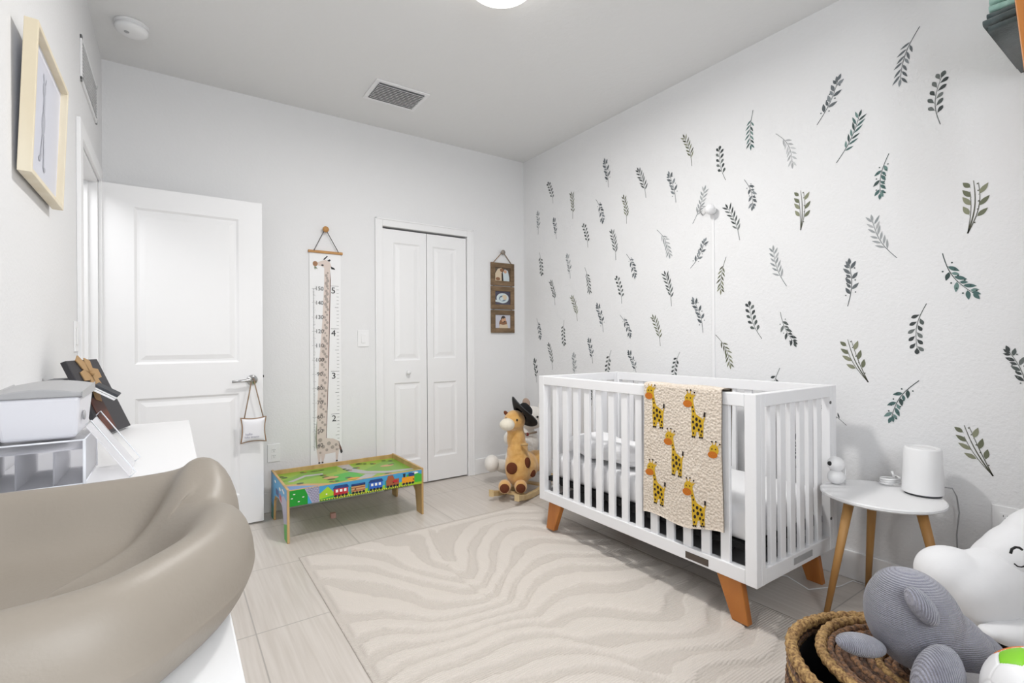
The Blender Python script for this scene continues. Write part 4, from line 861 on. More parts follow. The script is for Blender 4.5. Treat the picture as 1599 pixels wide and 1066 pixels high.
    b = MB().box(c.x - .016, c.x + .016, c.y - .016, c.y + .016, 0, .032).build('toy_block', mat('pink_block', (206, 160, 150), .6), origin=(c.x, c.y, 0), bevel=.002)
    tag(b, 'small pinkish toy block on the floor under the train table', 'toy block')
build_train_table()

# ------------------------------------------------------------------ plush toys in the corner
PS = Matrix.Rotation
def Rx(d): return Matrix.Rotation(math.radians(d), 3, 'X')
def Ry(d): return Matrix.Rotation(math.radians(d), 3, 'Y')
def Rz(d): return Matrix.Rotation(math.radians(d), 3, 'Z')
def build_rocker():
    fur = mat('honey_plush', (226, 178, 104), 1, (160, .6), (30, (214, 160, 84)), sheen=.5); cream = mat('cream_plush', (238, 230, 212), 1, (160, .6), sheen=.4)
    brn = mat('brown_plush', (104, 54, 30), 1, (160, .5)); rockw = mat('pale_rocker_wood', (216, 192, 148), .5, None, (18, (200, 172, 124)))
    t = thing('rocking_giraffe', 'yellow plush giraffe rocker with brown spots in the room corner', 'plush rocker', (2.04, 3.07, 0), rotz=-YAW, local=True)
    # local: x right in view, y away, z up.  s px -> m
    mb = MB(); mb.ell((.135, .05, .215), (.12, .15, .11)); mb.ell((.10, -.03, .22), (.10, .10, .15)); mb.ell((.095, -.03, .33), (.080, .075, .12), Ry(4)); mb.ell((.085, -.03, .43), (.070, .064, .10)); mb.ell((.078, -.03, .50), (.064, .060, .07))
    mb.ell((.074, -.045, .565), (.080, .078, .078)); mb.ell((.05, -.075, .545), (.060, .06, .050)); mb.ell((.24, .12, .23), (.09, .10, .08)); mb.ell((.30, .16, .30), (.03, .03, .06), Ry(30))
    body = mb.build('body', fur, t, remesh=.007)
    mb = MB(); mb.ell((.022, -.112, .548), (.056, .052, .045)); mb.build('muzzle', cream, t)
    for x_, y_ in ((.012, -.05), (.135, -.02)): MB().ell((x_ if x_ < .1 else .145, y_, .62), (.014, .01, .022), Ry(-40 if x_ < .1 else 40)).build('ear', brn if x_ < .1 else fur, t)
    MB().ell((.092, -.123, .582), .0075, n=12, m=8).build('eye', M['black'], t); MB().ell((.012, -.092, .590), .006, n=12, m=8).build('eye', M['black'], t)
    MB().ell((.052, -.128, .235), (.040, .012, .043)).build('spot', brn, t); MB().ell((.165, -.093, .265), (.026, .020, .040), Rz(35)).build('spot', brn, t)
    MB().ell((.205, -.055, .18), (.024, .02, .03), Rz(40)).build('spot', brn, t)
    for x_ in (.0, .115):
        lg = MB().ell((x_, -.13, .105), (.046, .065, .044), Rx(12)).build('leg', fur, t); MB().ell((x_ + .0, -.188, .108), (.034, .014, .033)).build('sole', brn, lg)
    # saddle handle
    MB().tube([(.12, -.11, .40), (.145, -.12, .405), (.17, -.12, .402)], .010, 12).build('handle', mat('tan_handle', (206, 170, 116), .6), t)
    RK = Matrix.Translation((.11, 0, 0)) @ Matrix.Rotation(math.radians(-30), 4, 'Z')
    for x_ in (-.105, .105):
        pts = []
        for i in range(15):
            y_ = -.23 + i * .041; zz = .016 + .55 * (y_ - .04) ** 2; pts.append((x_ + (.0 if x_ > 0 else .0), y_, zz))
        vs = []; fs = []
        for (a, b, c_) in pts: vs += [(a - .015, b, c_ - .014), (a + .015, b, c_ - .014), (a + .015, b, c_ + .026), (a - .015, b, c_ + .026)]
        n = len(pts)
        for i in range(n - 1):
            for j in range(4): fs.append((i * 4 + j, i * 4 + (j + 1) % 4, (i + 1) * 4 + (j + 1) % 4, (i + 1) * 4 + j))
        fs += [(0, 1, 2, 3), (n * 4 - 1, n * 4 - 2, n * 4 - 3, n * 4 - 4)]
        mb = MB(); mb.add([RK @ Vector(q) for q in vs], fs); mb.build('rocker', rockw, t, bevel=.005)
    mb = MB(); mb.box(-.10, .10, -.15, -.10, .046, .060, 0, RK); mb.box(-.10, .10, .14, .19, .046, .060, 0, RK); mb.build('crossbar', rockw, t, bevel=.003)
    # cowboy hat, tilted back on the head
    h = thing('cowboy_hat', 'black cowboy hat with white trim on the plush giraffe head', 'hat', (0, 0, 0), rotz=0, local=True)
    R_ = Matrix.Rotation(math.radians(-28), 3, 'X') @ Matrix.Rotation(math.radians(47), 3, 'Y')
    Mw = Matrix.Translation((2.04, 3.07, 0)) @ Matrix.Rotation(-YAW, 4, 'Z') @ Matrix.Translation((.122, -.035, .612)) @ R_.to_4x4()
    h.location = Mw.to_translation(); h.rotation_euler = Mw.to_3x3().normalized().to_euler(); h.scale = (1.18, 1.18, 1.18)
    n = 48; vs = []; rr = (.050, .075, .10, .118, .122)
    for k_, r_ in enumerate(rr):
        for j in range(n):
            a = 2 * PI * j / n; up_ = .030 * (abs(math.cos(a)) ** 2) * ((r_ - .05) / .07) ** 2; vs.append((r_ * .92 * math.cos(a), r_ * 1.12 * math.sin(a), up_))
    fs = [(k_ * n + j, k_ * n + (j + 1) % n, (k_ + 1) * n + (j + 1) % n, (k_ + 1) * n + j) for k_ in range(len(rr) - 1) for j in range(n)]
    felt = mat('black_felt', (24, 24, 26), .95, (200, .3)); mb = MB(); mb.add(vs, fs, 0, True); o = mb.build('brim', felt, h); sd = o.modifiers.new('s', 'SOLIDIFY'); sd.thickness = .004
    cr = MB().lathe([(.052, 0), (.054, .01), (.050, .035), (.046, .055), (.034, .068), (.012, .062), (0, .058)], (0, 0, 0), 40).build('crown', felt, h)
    MB().lathe([(.0545, .002), (.0560, .004), (.0555, .012), (.0535, .012)], (0, 0, 0), 40).build('band', M['white'], cr)
    ed = [(.122 * .92 * math.cos(2 * PI * j / 60), .122 * 1.12 * math.sin(2 * PI * j / 60), .030 * abs(math.cos(2 * PI * j / 60)) ** 2 * 1.06) for j in range(60)]
    MB().tube(ed, .003, 6, closed=True).build('trim_cord', M['greyfab'], h)
def build_bear():
    wp = mat('white_plush', (236, 232, 226), 1, (160, .6), sheen=.4)
    t = thing('plush_bear', 'white plush bear sitting behind the giraffe rocker in the corner', 'plush toy', (2.27, 3.38, 0), rotz=-YAW, local=True)
    # local offset relative to its own base; further away than the giraffe
    mb = MB(); mb.ell((.12, 0, .17), (.14, .11, .16)); mb.ell((.15, -.01, .32), (.11, .10, .13)); mb.ell((.205, -.03, .525), (.105, .095, .095)); mb.ell((.20, -.11, .50), (.045, .045, .036)); mb.ell((.02, -.0, .35), (.05, .06, .06)); mb.build('body', wp, t, remesh=.009)
    mb = MB(); mb.ell((.16, .02, .635), (.032, .022, .045), Ry(-10)); mb.build('ear', mat('ear_brown', (176, 154, 140), 1), t); MB().ell((.29, .0, .62), (.032, .022, .04), Ry(25)).build('ear', wp, t)
    MB().ell((.175, -.125, .545), .009).build('eye', M['black'], t); MB().ell((.245, -.122, .545), .009).build('eye', M['black'], t)
    MB().ell((.195, -.155, .515), (.022, .012, .014), Ry(20)).build('nose', M['black'], t)
    MB().ell((-.125, -.08, .165), (.058, .08, .068)).build('foot', wp, t); MB().ell((.165, -.20, .270), (.058, .06, .062)).build('paw', wp, t)
    MB().tube([(-.12, -.03, .15), (.02, 0, .11)], [.045, .06], 16).build('leg', wp, t)
    MB().tube([(.16, -.01, .36), (.165, -.19, .28)], [.05, .045], 16).build('arm', wp, t)
    MB().ell((.165, -.115, .405), (.013, .008, .014)).build('bow_tie', mat('dark_red', (120, 40, 38), .8), t)
    MB().tube([(.09, -.085, .42), (.16, -.115, .405), (.24, -.10, .42)], .008, 10).build('collar', mat('taupe_collar', (140, 124, 108), .9), t)
build_rocker(); build_bear()

# ------------------------------------------------------------------ dresser with changing pad and small things
def build_dresser():
    x0, x1, y0, y1, zt = XL + .004, .052, -.10, 2.30, .850
    t = thing('dresser', 'long white dresser along the left wall under the changing pad', 'dresser', ((x0 + x1) / 2, 1.1, 0))
    MB().box(x0, x1, y0, y1, zt - .022, zt).build('top_panel', M['white'], t, bevel=.002)
    MB().box(x0 + .02, x1 - .018, y0 + .015, y1 - .015, .06, zt - .022).build('body', M['white'], t, bevel=.002)
    for cx_ in (x0 + .06, x1 - .06):
        for cy_ in (y0 + .08, y1 - .08): MB().tube([(cx_, cy_, 0), (cx_, cy_, .06)], [.016, .022], 16).build('foot', M['white'], t)
    for c_ in range(3):
        for r_ in range(3):
            a = y0 + .03 + c_ * .785; b = .085 + r_ * .245
            d = MB().box(x1 - .018, x1 - .002, a, a + .77, b, b + .232).build('drawer', M['white'], t, bevel=.002)
            MB().lathe([(0, 0), (.006, 0), (.006, .012), (.013, .018), (.010, .024), (0, .025)], (x1 - .002, a + .385, b + .12), 16, 0, Matrix.Rotation(PI / 2, 4, 'Y')).build('knob', M['chrome'], d)
build_dresser()
def build_pad():
    """contoured foam changing pad: rim crest loop swept with rounded outer wall and sloping inner bowl"""
    Z0 = .8505
    crest = [(.036, .765, .944), (.046, .820, .966), (.038, .872, .980), (.000, .905, .958), (-.10, .922, .951), (-.20, .93, .951), (-.265, .90, .951), (-.285, .80, .951), (-.285, .68, .951), (-.275, .57, .955), (-.23, .505, .96), (-.16, .490, .96), (-.10, .490, .96), (-.047, .502, .960), (-.012, .535, .960), (.025, .588, .960), (.042, .640, .960), (.048, .700, .954)]
    n0 = len(crest); N = 96; cr = []
    for i in range(N):
        f = i / N * n0; k = int(f); u_ = f - k; p = [Vector(crest[(k + d) % n0]) for d in (-1, 0, 1, 2)]
        cr.append(.5 * ((2 * p[1]) + (p[2] - p[0]) * u_ + (2 * p[0] - 5 * p[1] + 4 * p[2] - p[3]) * u_ ** 2 + (-p[0] + 3 * p[1] - 3 * p[2] + p[3]) * u_ ** 3))
    cen = Vector((-.12, .71, 0)); vs = []; rings = 0
    prof = [(-.012, 0, 0), (.004, .0, 0.02), (.016, .0, .10), (.028, .0, .26), (.034, 0, .40), (.0345, 0, .415), (.0335, 0, .43), (.033, 0, .58), (.027, 0, .78), (.015, 0, .94), (0, 0, 1.0), (-.013, 0, .985), (-.026, 0, .92), (-.040, 0, .80), (-.055, 0, .62), (-.072, 0, .44), (-.092, 0, .32), (-.12, 0, .27), (-.15, 0, .25)]
    for (off, _, hh) in prof:
        for i in range(N):
            jj = (i / N * 18 + 9) % 18 - 9; wd = .85 + .55 * math.exp(-(jj - 1.5) ** 2 / 1.6); o_ = off; off_ = off * wd if off < 0 and hh > .1 else off
            p = cr[i]; tn = (cr[(i + 1) % N] - cr[i - 1]); tn.z = 0; tn.normalize(); nr = Vector((tn.y, -tn.x, 0))
            if nr.dot(Vector((p.x, p.y, 0)) - cen) < 0: nr = -nr
            q = Vector((p.x, p.y, 0)) + nr * off_ if off_ > -.03 else Vector((p.x, p.y, 0)).lerp(cen, min(.93, -off_ / (Vector((p.x, p.y, 0)) - cen).length * 1.0))
            vs.append((q.x, q.y, Z0 + (p.z - Z0) * hh))
        rings += 1
    vs += [(cen.x, cen.y, Z0 + .024), (cen.x, cen.y, Z0)]
    fs = [(r * N + j, r * N + (j + 1) % N, (r + 1) * N + (j + 1) % N, (r + 1) * N + j) for r in range(rings - 1) for j in range(N)]
    fs += [((rings - 1) * N + j, (rings - 1) * N + (j + 1) % N, rings * N) for j in range(N)] + [((j + 1) % N, j, rings * N + 1) for j in range(N)]
    mb = MB(); mb.add(vs, fs, 0, True); o = mb.build('changing_pad', M['pad'], origin=(cen.x, cen.y, Z0), sub=1)
    tag(o, 'taupe contoured foam changing pad on top of the white dresser', 'changing pad')
build_pad()

def build_dresser_top():
    Z = .8503
    # clear acrylic organiser
    t = thing('acrylic_organizer', 'clear acrylic organizer stand on the dresser under the white bin', 'organizer', (-.21, 1.47, Z))
    x0, x1, y0, y1, zt = -.318, -.155, 1.38, 1.58, .945; k = .003
    mb = MB(); mb.box(x0, x1, y0, y0 + k, Z, zt); mb.box(x0, x1, y1 - k, y1, Z, zt); mb.box(x0, x0 + k, y0 + k, y1 - k, Z, zt); mb.box(x1 - k, x1, y0 + k, y1 - k, Z, zt); mb.box(x0, x1, y0 + k, y1 - k, Z, Z + k); mb.box(x0 + k, x1 - k, y0 + k, y1 - k, .925, .928); mb.build('clear_box', M['acrylic'], t)
    mb = MB(); mb.box(-.262, -.259, y0 + k, y1 - k, Z + k, .924); mb.box(-.205, -.202, y0 + k, y1 - k, Z + k, .924); mb.build('divider', M['acrylic'], t)
    mb = MB(); e = .0015
    for (a, b) in ((x0, y0), (x1, y0), (x1, y1)): mb.tube([(a, b, Z), (a, b, zt)], .003, 6)
    mb.tube([(x0, y0, zt), (x1, y0, zt), (x1, y1, zt)], .002, 6); mb.tube([(x0, y0, Z + .002), (x1, y0, Z + .002), (x1, y1, Z + .002)], .002, 6); mb.build('polished_edge', M['acrylic_edge'], t)
    for yy in (1.385, 1.56):
        A, B, Cc, Dd = (-.153, yy, .975), (-.145, yy, .985), (-.068, yy, .862), (-.080, yy, .8525)
        f = MB(); f.hexa([(a, b, c_) for a, b, c_ in (A, Dd, Dd, A)], [(a, b + .001, c_) for a, b, c_ in (A, Dd, Dd, A)]) if 0 else None
        g = MB(); g.tube([A, B, Cc, Dd], .0016, 6); g.build('flap_edge', M['acrylic_edge'], t)
    MB().add([(-.153, 1.385, .972), (-.153, 1.56, .972), (-.080, 1.56, .854), (-.080, 1.385, .854)], [(0, 1, 2, 3)]).build('sloped_flap', M['acrylic'], t).modifiers.new('s', 'SOLIDIFY').thickness = .002
    # wipes bin
    t = thing('wipes_bin', 'white plastic bin with a grey lid standing on the clear organizer', 'bin', (-.23, 1.5, .946))
    b0, b1, c0, c1 = -.300, -.163, 1.40, 1.60
    mb = MB(); mb.hexa([(b0 + .010, c0 + .01, .9465), (b1 - .008, c0 + .01, .9465), (b1 - .008, c1 - .01, .9465), (b0 + .010, c1 - .01, .9465)], [(b0, c0, 1.036), (b1, c0, 1.036), (b1, c1, 1.036), (b0, c1, 1.036)]); mb.build('bin_body', M['binbody'], t, bevel=.008, seg=3)
    n = 12; vs = []
    for i in range(n + 1):
        x_ = b0 - .004 + (b1 - b0 + .008) * i / n; q = .010 * math.sin(PI * i / n)
        for y_, zz in ((c0 - .004, 1.036), (c0 - .004, 1.044 + q), (c1 + .004, 1.052 + q), (c1 + .004, 1.036)): vs.append((x_, y_, zz))
    fs = [(i * 4 + j, (i + 1) * 4 + j, (i + 1) * 4 + (j + 1) % 4, i * 4 + (j + 1) % 4) for i in range(n) for j in range(4)] + [(3, 2, 1, 0), (n * 4, n * 4 + 1, n * 4 + 2, n * 4 + 3)]
    MB().add(vs, fs).build('bin_lid', M['binlid'], t, bevel=.003)
    MB().lathe([(0, 0), (.010, 0), (.011, .002), (.009, .004), (0, .003)], (b1 - .002, 1.455, .990), 20, 0, Matrix.Rotation(PI / 2, 4, 'Y')).build('latch_button', M['binlid'], t)
    # leaning keepsake boxes and album
    def lean(name, label, cat, xb, w_, th_, y0, y1, xt, m, extra=None):
        """board whose foot is at xb and whose top leans to the wall at xt"""
        L = w_; ang = math.acos(max(-1, min(1, (xb - xt) / L))); d = Vector((-math.cos(ang), 0, math.sin(ang))); nn = Vector((math.sin(ang), 0, math.cos(ang)))
        ym = (y0 + y1) / 2; Rr = Matrix.Rotation(math.radians(-16), 3, 'Z')
        P_ = lambda a, b, c_: Vector((xb, ym, Z + .001)) + Rr @ (d * a + nn * c_ + Vector((0, b - ym, 0)))
        t = thing(name, label, cat, (xb, (y0 + y1) / 2, Z))
        mb = MB(); mb.hexa([P_(0, y0, 0), P_(L, y0, 0), P_(L, y1, 0), P_(0, y1, 0)], [P_(0, y0, th_), P_(L, y0, th_), P_(L, y1, th_), P_(0, y1, th_)]); mb.build('cover', m, t, bevel=.002)
        if extra: extra(P_, t, L, th_)
        return t
    def deco(P_, t, L, th_):
        mb = MB(); mb.hexa([P_(.012, 2.045, th_), P_(L * .48, 2.045, th_), P_(L * .48, 2.12, th_), P_(.012, 2.12, th_)], [P_(.012, 2.045, th_ + .002), P_(L * .48, 2.045, th_ + .002), P_(L * .48, 2.12, th_ + .002), P_(.012, 2.12, th_ + .002)]); mb.build('leather_patch', M['brown'], t)
        mb = MB(); c0 = Vector((.80 * L, 2.13, 0))
        for a0, ln in ((0.4, .055), (2.7, .055), (3.5, .10), (4.6, .06), (5.7, .07), (1.6, .06)):
            pts = [(0, .006), (.5 * ln, .019), (ln, .015)]; ca, sa = math.cos(a0), math.sin(a0); q = [(a, w_) for a, w_ in pts] + [(a, -w_) for a, w_ in pts[::-1]]
            A = [P_(c0.x + a * ca - w_ * sa, c0.y + a * sa + w_ * ca, th_ + .001) for a, w_ in q]; B = [P_(c0.x + a * ca - w_ * sa, c0.y + a * sa + w_ * ca, th_ + .004) for a, w_ in q]; m_ = len(q)
            mb.add(A + B, [tuple(range(m_)), tuple(range(m_, 2 * m_))] + [(i, (i + 1) % m_, m_ + (i + 1) % m_, m_ + i) for i in range(m_)])
        mb.ell(P_(c0.x, c0.y, th_ + .006), .008, n=12, m=8); mb.build('ribbon_bow', M['tan'], t)
    lean('keepsake_album', 'dark keepsake album with a tan ribbon bow and brown patch leaning on the dresser', 'album', -.166, .258, .018, 2.03, 2.23, -.265, M['charcoal'], deco)
    t = MB().box(-.326, -.288, 2.06, 2.22, .8503, 1.035).build('card_box', mat('grey_card', (150, 150, 154), .8), origin=(-.307, 2.14, .85), bevel=.002); tag(t, 'grey box between the left wall and the leaning album', 'box')
    t = thing('booklets', 'small stack of white booklets resting against the leaning album', 'booklets', (-.19, 1.96, .95))
    t['label'] = 'small white and grey booklet pair held against the leaning album'
    R_ = Matrix.Translation((-.178, 1.955, .968)) @ Matrix.Rotation(math.radians(-14), 4, 'Y').to_4x4() @ Matrix.Rotation(math.radians(8), 4, 'Z').to_4x4()
    R_ = Matrix.Translation((-.180, 2.075, .991)) @ Matrix.Rotation(math.radians(34), 4, 'Y')
    MB().box(-.035, .035, -.05, .05, -.006, 0, 0, R_).build('booklet', M['white'], t, bevel=.001); MB().box(-.033, .037, -.048, .05, .001, .006, 0, R_).build('booklet', M['white'], t, bevel=.001); MB().box(-.034, .036, -.049, .05, .007, .014, 0, R_).build('cover', M['greyfab'], t, bevel=.001)
build_dresser_top()

# ------------------------------------------------------------------ basket, plush toys in the foreground
BX, BY, BR, BH = 1.400, .415, .258, .380
def build_basket():
    wick = mat('water_hyacinth', (150, 106, 66), .75, (190, 1.0), (120, (58, 36, 24)), sheen=.1)
    t = thing('wicker_basket', 'round brown woven basket with a coiled lid under the grey plush', 'basket', (BX, BY, .013))
    def coil(mb, r0, z, rr, ph, seg=150, wob=.0025, cx=BX, cy=BY, dark=0):
        """one rope ring with twisted strand relief"""
        n = 10; seg = int(seg * 2.2); vs = []; rnd = noise.noise
        for i in range(seg):
            a = 2 * PI * i / seg; rad = r0 + wob * rnd(Vector((math.cos(a) * 2, math.sin(a) * 2, ph * 9.7))); zz = z + wob * rnd(Vector((math.cos(a) * 2, math.sin(a) * 2, ph * 5.1 + 40)))
            for j in range(n):
                b = 2 * PI * j / n; tw = 1 + .12 * math.sin(round(r0 / .0045) * a + b + ph * 3) + .10 * rnd(Vector((a * 12, b * 2, ph)))
                vs.append((cx + (rad + rr * tw * math.cos(b)) * math.cos(a), cy + (rad + rr * tw * math.cos(b)) * math.sin(a), zz + rr * tw * math.sin(b)))
        fs = [(i * n + j, i * n + (j + 1) % n, ((i + 1) % seg) * n + (j + 1) % n, ((i + 1) % seg) * n + j) for i in range(seg) for j in range(n)]
        mb.add(vs, fs, dark, True)
    dk = mat('dark_hyacinth', (98, 66, 44), .75, (190, 1.0), (120, (44, 28, 18))); lt = mat('light_hyacinth', (194, 158, 102), .75, (190, 1.0), (120, (112, 78, 46)))
    mb = MB(); k = 20
    for i in range(k):
        f = i / (k - 1); coil(mb, BR - .035 + .025 * math.sin(f * PI * .75), .026 + f * (BH - .038), .0115, i, dark=i % 3)
    mb.build('basket_wall', [wick, dk, lt], t)
    mb = MB(); coil(mb, BR - .014, BH - .006, .0145, 77, dark=2); mb.build('rim', [wick, dk, lt], t)
    MB().lathe([(0, .013), (BR - .03, .013), (BR - .03, .014), (0, .014)], (BX, BY, 0), 40).build('bottom', dk, t)
    MB().lathe([(BR - .052, .02), (BR - .030, BH - .03)], (BX, BY, 0), 60).build('lining', M['blackfab'], t)
    # lid: coiled disc sitting a little off centre inside the rim
    mb = MB(); lx, ly = BX + .018, BY - .008; R0 = BR - .062; r_ = R0; i = 0
    while r_ > .02:
        coil(mb, r_, BH - .004 + .004 * math.sin(i * 2.1) + (.010 if i == 0 else 0), .0090 if i else .0125, 100 + i, seg=max(40, int(150 * r_ / R0)), cx=lx, cy=ly, dark=(2, 0, 0, 1, 0, 1, 0)[i % 7]); r_ -= .0165 if i else .020; i += 1
    mb.ell((lx, ly, BH - .006), (.02, .02, .012)); mb.build('lid', [wick, dk, lt], t)
build_basket()
def build_shark():
    kn = mat('grey_corduroy_knit', (146, 146, 158), 1, (85, .8, 'wave', 'Z'), (40, (140, 140, 154)), sheen=.4)
    kn2 = mat('grey_cord_knit_rows', (156, 156, 170), 1, (85, .8, 'wave', 'X'), (40, (138, 138, 152)), sheen=.4)
    z0 = BH + .010
    t = thing('plush_shark', 'grey knitted plush shark sitting on the woven basket lid', 'plush toy', (1.395, .40, z0), rotz=-YAW, local=True)
    wh = mat('white_belly', (226, 224, 226), 1, (160, .5), sheen=.4)
    mb = MB(); mb.ell((-.018, .0, .125), (.093, .092, .112), Ry(-14)); mb.ell((-.030, .0, .160), (.072, .075, .078), Ry(-20)); mb.ell((.045, .0, .080), (.112, .092, .074), Ry(38))
    mb.build('body', kn, t, remesh=.006)
    MB().ell((-.062, -.078, .195), (.020, .028, .040), Rx(-25) @ Ry(-22)).build('dorsal_fin', kn2, t)
    MB().ell((-.150, -.02, .078), (.055, .028, .023), Ry(10)).build('flipper', kn2, t)
    mb = MB(); mb.ell((-.070, -.125, .066), (.042, .042, .076), Ry(16)); mb.build('tail_fin', kn2, t, smooth=True)
    MB().ell((.155, .01, .050), (.055, .033, .028), Ry(42)).build('flipper', kn2, t)
    MB().ell((.040, -.035, .030), (.085, .075, .040)).build('belly', wh, t)
build_shark()
def build_ball():
    """soft ball with hexagon and pentagon patches"""
    c = at(1636, 1100, z=BH + .108); R_ = .090; z0 = c.z
    import bmesh
    bm = bmesh.new(); bmesh.ops.create_icosphere(bm, subdivisions=1, radius=1); V = [v.co.copy().normalized() for v in bm.verts]; F = [[v.index for v in f.verts] for f in bm.faces]; bm.free()
    nb = {i: set() for i in range(12)}
    bm = bmesh.new(); bmesh.ops.create_icosphere(bm, subdivisions=1, radius=1); bm.verts.ensure_lookup_table()
    n_v = len(bm.verts); E_ = [(e.verts[0].index, e.verts[1].index) for e in bm.edges]; bm.free()
    rot = Matrix.Rotation(.62, 3, 'X') @ Matrix.Rotation(.55, 3, 'Z'); V = [rot @ v for v in V]
    allc = np.array([list(v) for v in V] + [list((V[f[0]] + V[f[1]] + V[f[2]]).normalized()) for f in F]); bias = np.array([-.018] * 12 + [0.] * 20)
    q1 = _r * -.45 + _f * .15 + _u * .85; q2 = _r * -.5 + _f * -.60 + _u * .5; q3 = _r * -.2 + _f * .7 + _u * .6; q4 = _r * -.6 + _f * .8 + _u * .25
    colr = [0] * 32
    for q_, c_ in ((q1, 1), (q4, 0), (q2, 1), (q3, 3)):
        dd = allc @ np.array(list(q_.normalized())); k_ = [i for i in np.argsort(-dd) if colr[i] == 0][0]; colr[k_] = c_
    n = 360; k = 180; ph, aa = np.meshgrid(np.pi * np.arange(k + 1) / k, 2 * np.pi * np.arange(n) / n, indexing='ij')
    D = np.stack([np.sin(ph) * np.cos(aa), np.sin(ph) * np.sin(aa), np.cos(ph)], -1).reshape(-1, 3); sc = np.sort(D @ allc.T + bias, axis=1); gap = sc[:, -1] - sc[:, -2]
    PV = np.array([c.x, c.y, z0]) + D * (R_ * (1 - .02 * np.exp(-(gap / .015) ** 2)))[:, None]; vs = [tuple(p) for p in PV]
    mb = MB(); fs = [(i * n + j, (i + 1) * n + j, (i + 1) * n + (j + 1) % n, i * n + (j + 1) % n) for i in range(k) for j in range(n)]
    FC = D[np.array(fs)].mean(1); FC /= np.linalg.norm(FC, axis=1)[:, None]; sf = FC @ allc.T + bias; best = sf.argmax(1); ss = np.sort(sf, axis=1); g2 = ss[:, -1] - ss[:, -2]
    mb.add(vs, fs, 0, True); mb.m = [0 if g < .012 else colr[q] for g, q in zip(g2, best)]
    o = mb.build('patchwork_ball', [mat('white_vinyl', (238, 238, 240), .45), mat('lime_vinyl', (132, 206, 30), .45), mat('purple_vinyl', (112, 72, 170), .45), mat('orange_vinyl', (226, 120, 30), .45)], origin=(c.x, c.y, z0 - R_))
    tag(o, 'white soft ball with lime green patches at the lower right on the basket', 'ball')
build_ball()
def build_cloud():
    wp = mat('white_velvet', (238, 238, 240), .95, (60, .12), sheen=.3)
    # low black box under the plush
    t = thing('black_ottoman', 'low black fabric ottoman under the white sleeping plush pillow', 'ottoman', (2.34, .32, 0))
    MB().box(2.02, 2.640, .03, .56, .012, .17).build('body', M['blackfab'], t, bevel=.02, seg=4); MB().box(2.015, 2.642, .025, .565, .172, .200).build('cushion', M['blackfab'], t, bevel=.014, seg=4)
    t = thing('plush_pillow', 'large white plush pillow toy with a sleepy stitched face on the black ottoman', 'plush toy', (2.15, .40, .238), rotz=-YAW, local=True)
    return t, wp
ct, wp = build_cloud()
def cl(u, v, depth):
    """room point for the plush modelling, expressed in the plush's own frame"""
    d = _f + _r2 * ((u - 799.5) / FPX) - _u2 * ((v - 533) / FPX); p = CAM + d * depth
    return Matrix.Rotation(YAW, 3, 'Z') @ (p - Vector((2.15, .40, .238)))
mb = MB(); S_ = lambda px, dep: px / FPX * dep
def blob(u, v, dep, rx, ry, rz, rot=None): mb.ell(cl(u, v, dep), (S_(rx, dep), ry, S_(rz, dep)), rot)
D0 = 1.55
blob(1490, 900, D0 + .02, 56, .09, 44, Ry(25)); blob(1520, 925, D0, 68, .10, 48, Ry(38)); blob(1565, 925, D0, 85, .10, 62, Ry(30)); blob(1600, 930, D0, 85, .10, 72); blob(1640, 920, D0 + .02, 80, .10, 80)
mb.build('body', wp, ct, remesh=.008)
mb = MB(); blob(1568, 862, D0 + .02, 58, .07, 26, Ry(-30)); blob(1592, 862, D0, 60, .085, 42, Ry(-28)); blob(1630, 845, D0, 62, .09, 52, Ry(-25)); mb.build('head', wp, ct, remesh=.008)
mb = MB(); blob(1585, 990, D0 - .10, 44, .05, 19, Ry(6)); blob(1612, 990, D0 - .10, 50, .06, 23); blob(1545, 986, D0 - .10, 14, .03, 10); mb.build('paw', wp, ct, remesh=.006)
def stitched(pts, dep, r, nm):
    MB().tube([cl(u, v, dep) for u, v in pts], r, 8).build(nm, M['black'], ct)
stitched([(1578, 864), (1580, 857), (1586, 854), (1592, 855), (1596, 858)], D0 - .092, .0035, 'eye')
stitched([(1584, 880), (1589, 884), (1595, 885), (1602, 883)], D0 - .098, .002, 'mouth')

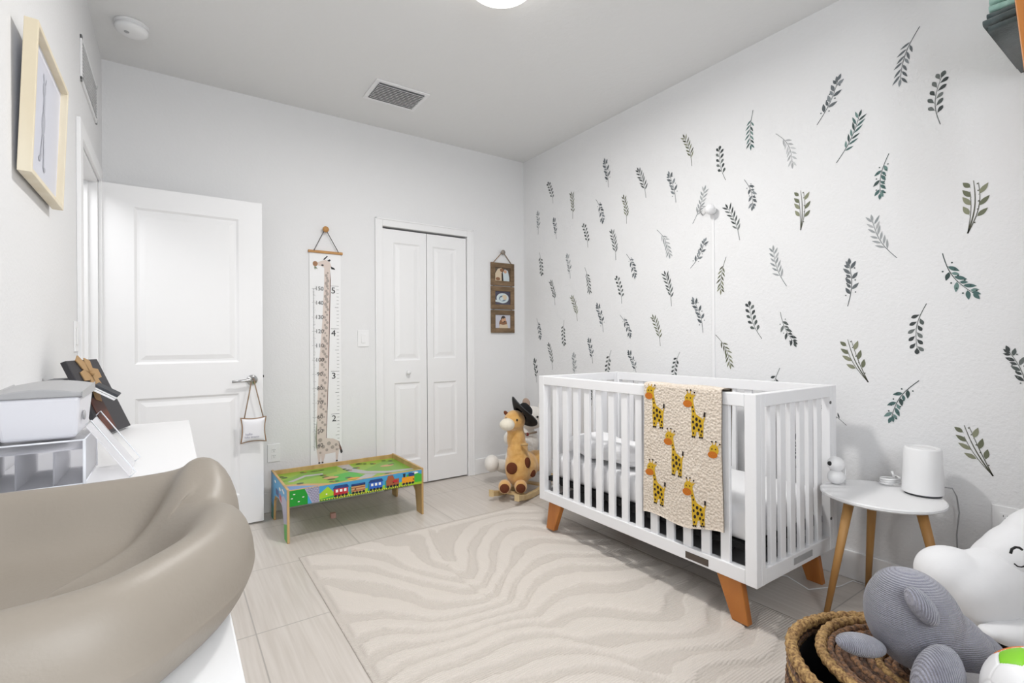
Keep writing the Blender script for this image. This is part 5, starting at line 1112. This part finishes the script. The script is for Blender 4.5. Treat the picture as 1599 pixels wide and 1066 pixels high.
# ------------------------------------------------------------------ shelf unit with folded fabrics at the top right
def build_shelf():
    yA = .455; zS = 2.178; x0 = 2.19
    t = thing('wooden_shelf_unit', 'honey wood wall shelf at the upper right edge of the view', 'shelf', (2.66, .2, 1.72))
    a = at(1584, 0, x=2.12); b = at(1604, 150, x=2.12); d = (a - b); lo_ = b - d * ((b.z - 0) / d.z) ; hi = a + d * ((2.62 - a.z) / d.z)
    # clamp the post between floor and just under the ceiling
    lo_ = b - d * ((b.z - 1.72) / d.z)
    for xx in (2.12, 2.660):
        mb = MB(); w_ = .045
        mb.hexa([(xx, lo_.y - w_, 1.72), (xx + .022, lo_.y - w_, 1.72), (xx + .022, lo_.y, 1.72), (xx, lo_.y, 1.72)], [(xx, hi.y - w_, 2.62), (xx + .022, hi.y - w_, 2.62), (xx + .022, hi.y, 2.62), (xx, hi.y, 2.62)]); mb.build('post', M['orange_wood'], t, bevel=.003)
    MB().box(2.12 + .024, 2.653, -.12, .30, zS - .050, zS - .034).build('shelf_board', M['orange_wood'], t, bevel=.002)
    return lo_, hi
print('SHELF', build_shelf())
def folded(name, label, z0, n, h, x0, x1, y0, y1, m, seed):
    t = thing(name, label, 'folded fabric', ((x0 + x1) / 2, (y0 + y1) / 2, z0)); rn = random.Random(seed)
    for i in range(n):
        dx = rn.uniform(0, .012); dy = rn.uniform(0, .012); z = z0 + i * h; vs = []; K = 24
        prof = []
        for k in range(7): a_ = -PI / 2 + PI * k / 6; prof.append((-math.cos(a_) * h * .48, h / 2 + math.sin(a_) * h * .47))
        for j in range(K + 1):
            y = y0 + (y1 - dy - y0) * j / K
            for (a_, b_) in prof: vs.append((x0 + dx + h * .48 + a_, y, z + b_ + .004 * noise.noise(Vector((y * 14, i * 3.3, seed)))))
            vs.append((x1, y, z + h * .97)); vs.append((x1, y, z + h * .03))
        w_ = len(prof) + 2; fs = [(j * w_ + k, j * w_ + (k + 1) % w_, (j + 1) * w_ + (k + 1) % w_, (j + 1) * w_ + k) for j in range(K) for k in range(w_)]
        fs += [tuple(range(w_)), tuple(K * w_ + k for k in range(w_))[::-1]]
        MB().add(vs, fs, 0, True).build('fold', m, t)
    return t
folded('folded_towels', 'stack of dark grey green folded cloths on the high shelf', 2.146, 3, .020, 2.18, 2.64, -.05, .455, mat('slate_green_cloth', (62, 74, 76), .95, (160, .4), (20, (82, 94, 94)), sheen=.3), 2)
folded('folded_towels', 'pale mint folded cloths on top of the dark stack on the high shelf', 2.212, 4, .024, 2.20, 2.62, -.05, .445, mat('mint_cloth', (150, 196, 184), .95, (160, .4), (24, (186, 222, 212)), sheen=.3), 4)
for o in list(C.objects):
    if '_o' in o: del o['_o']
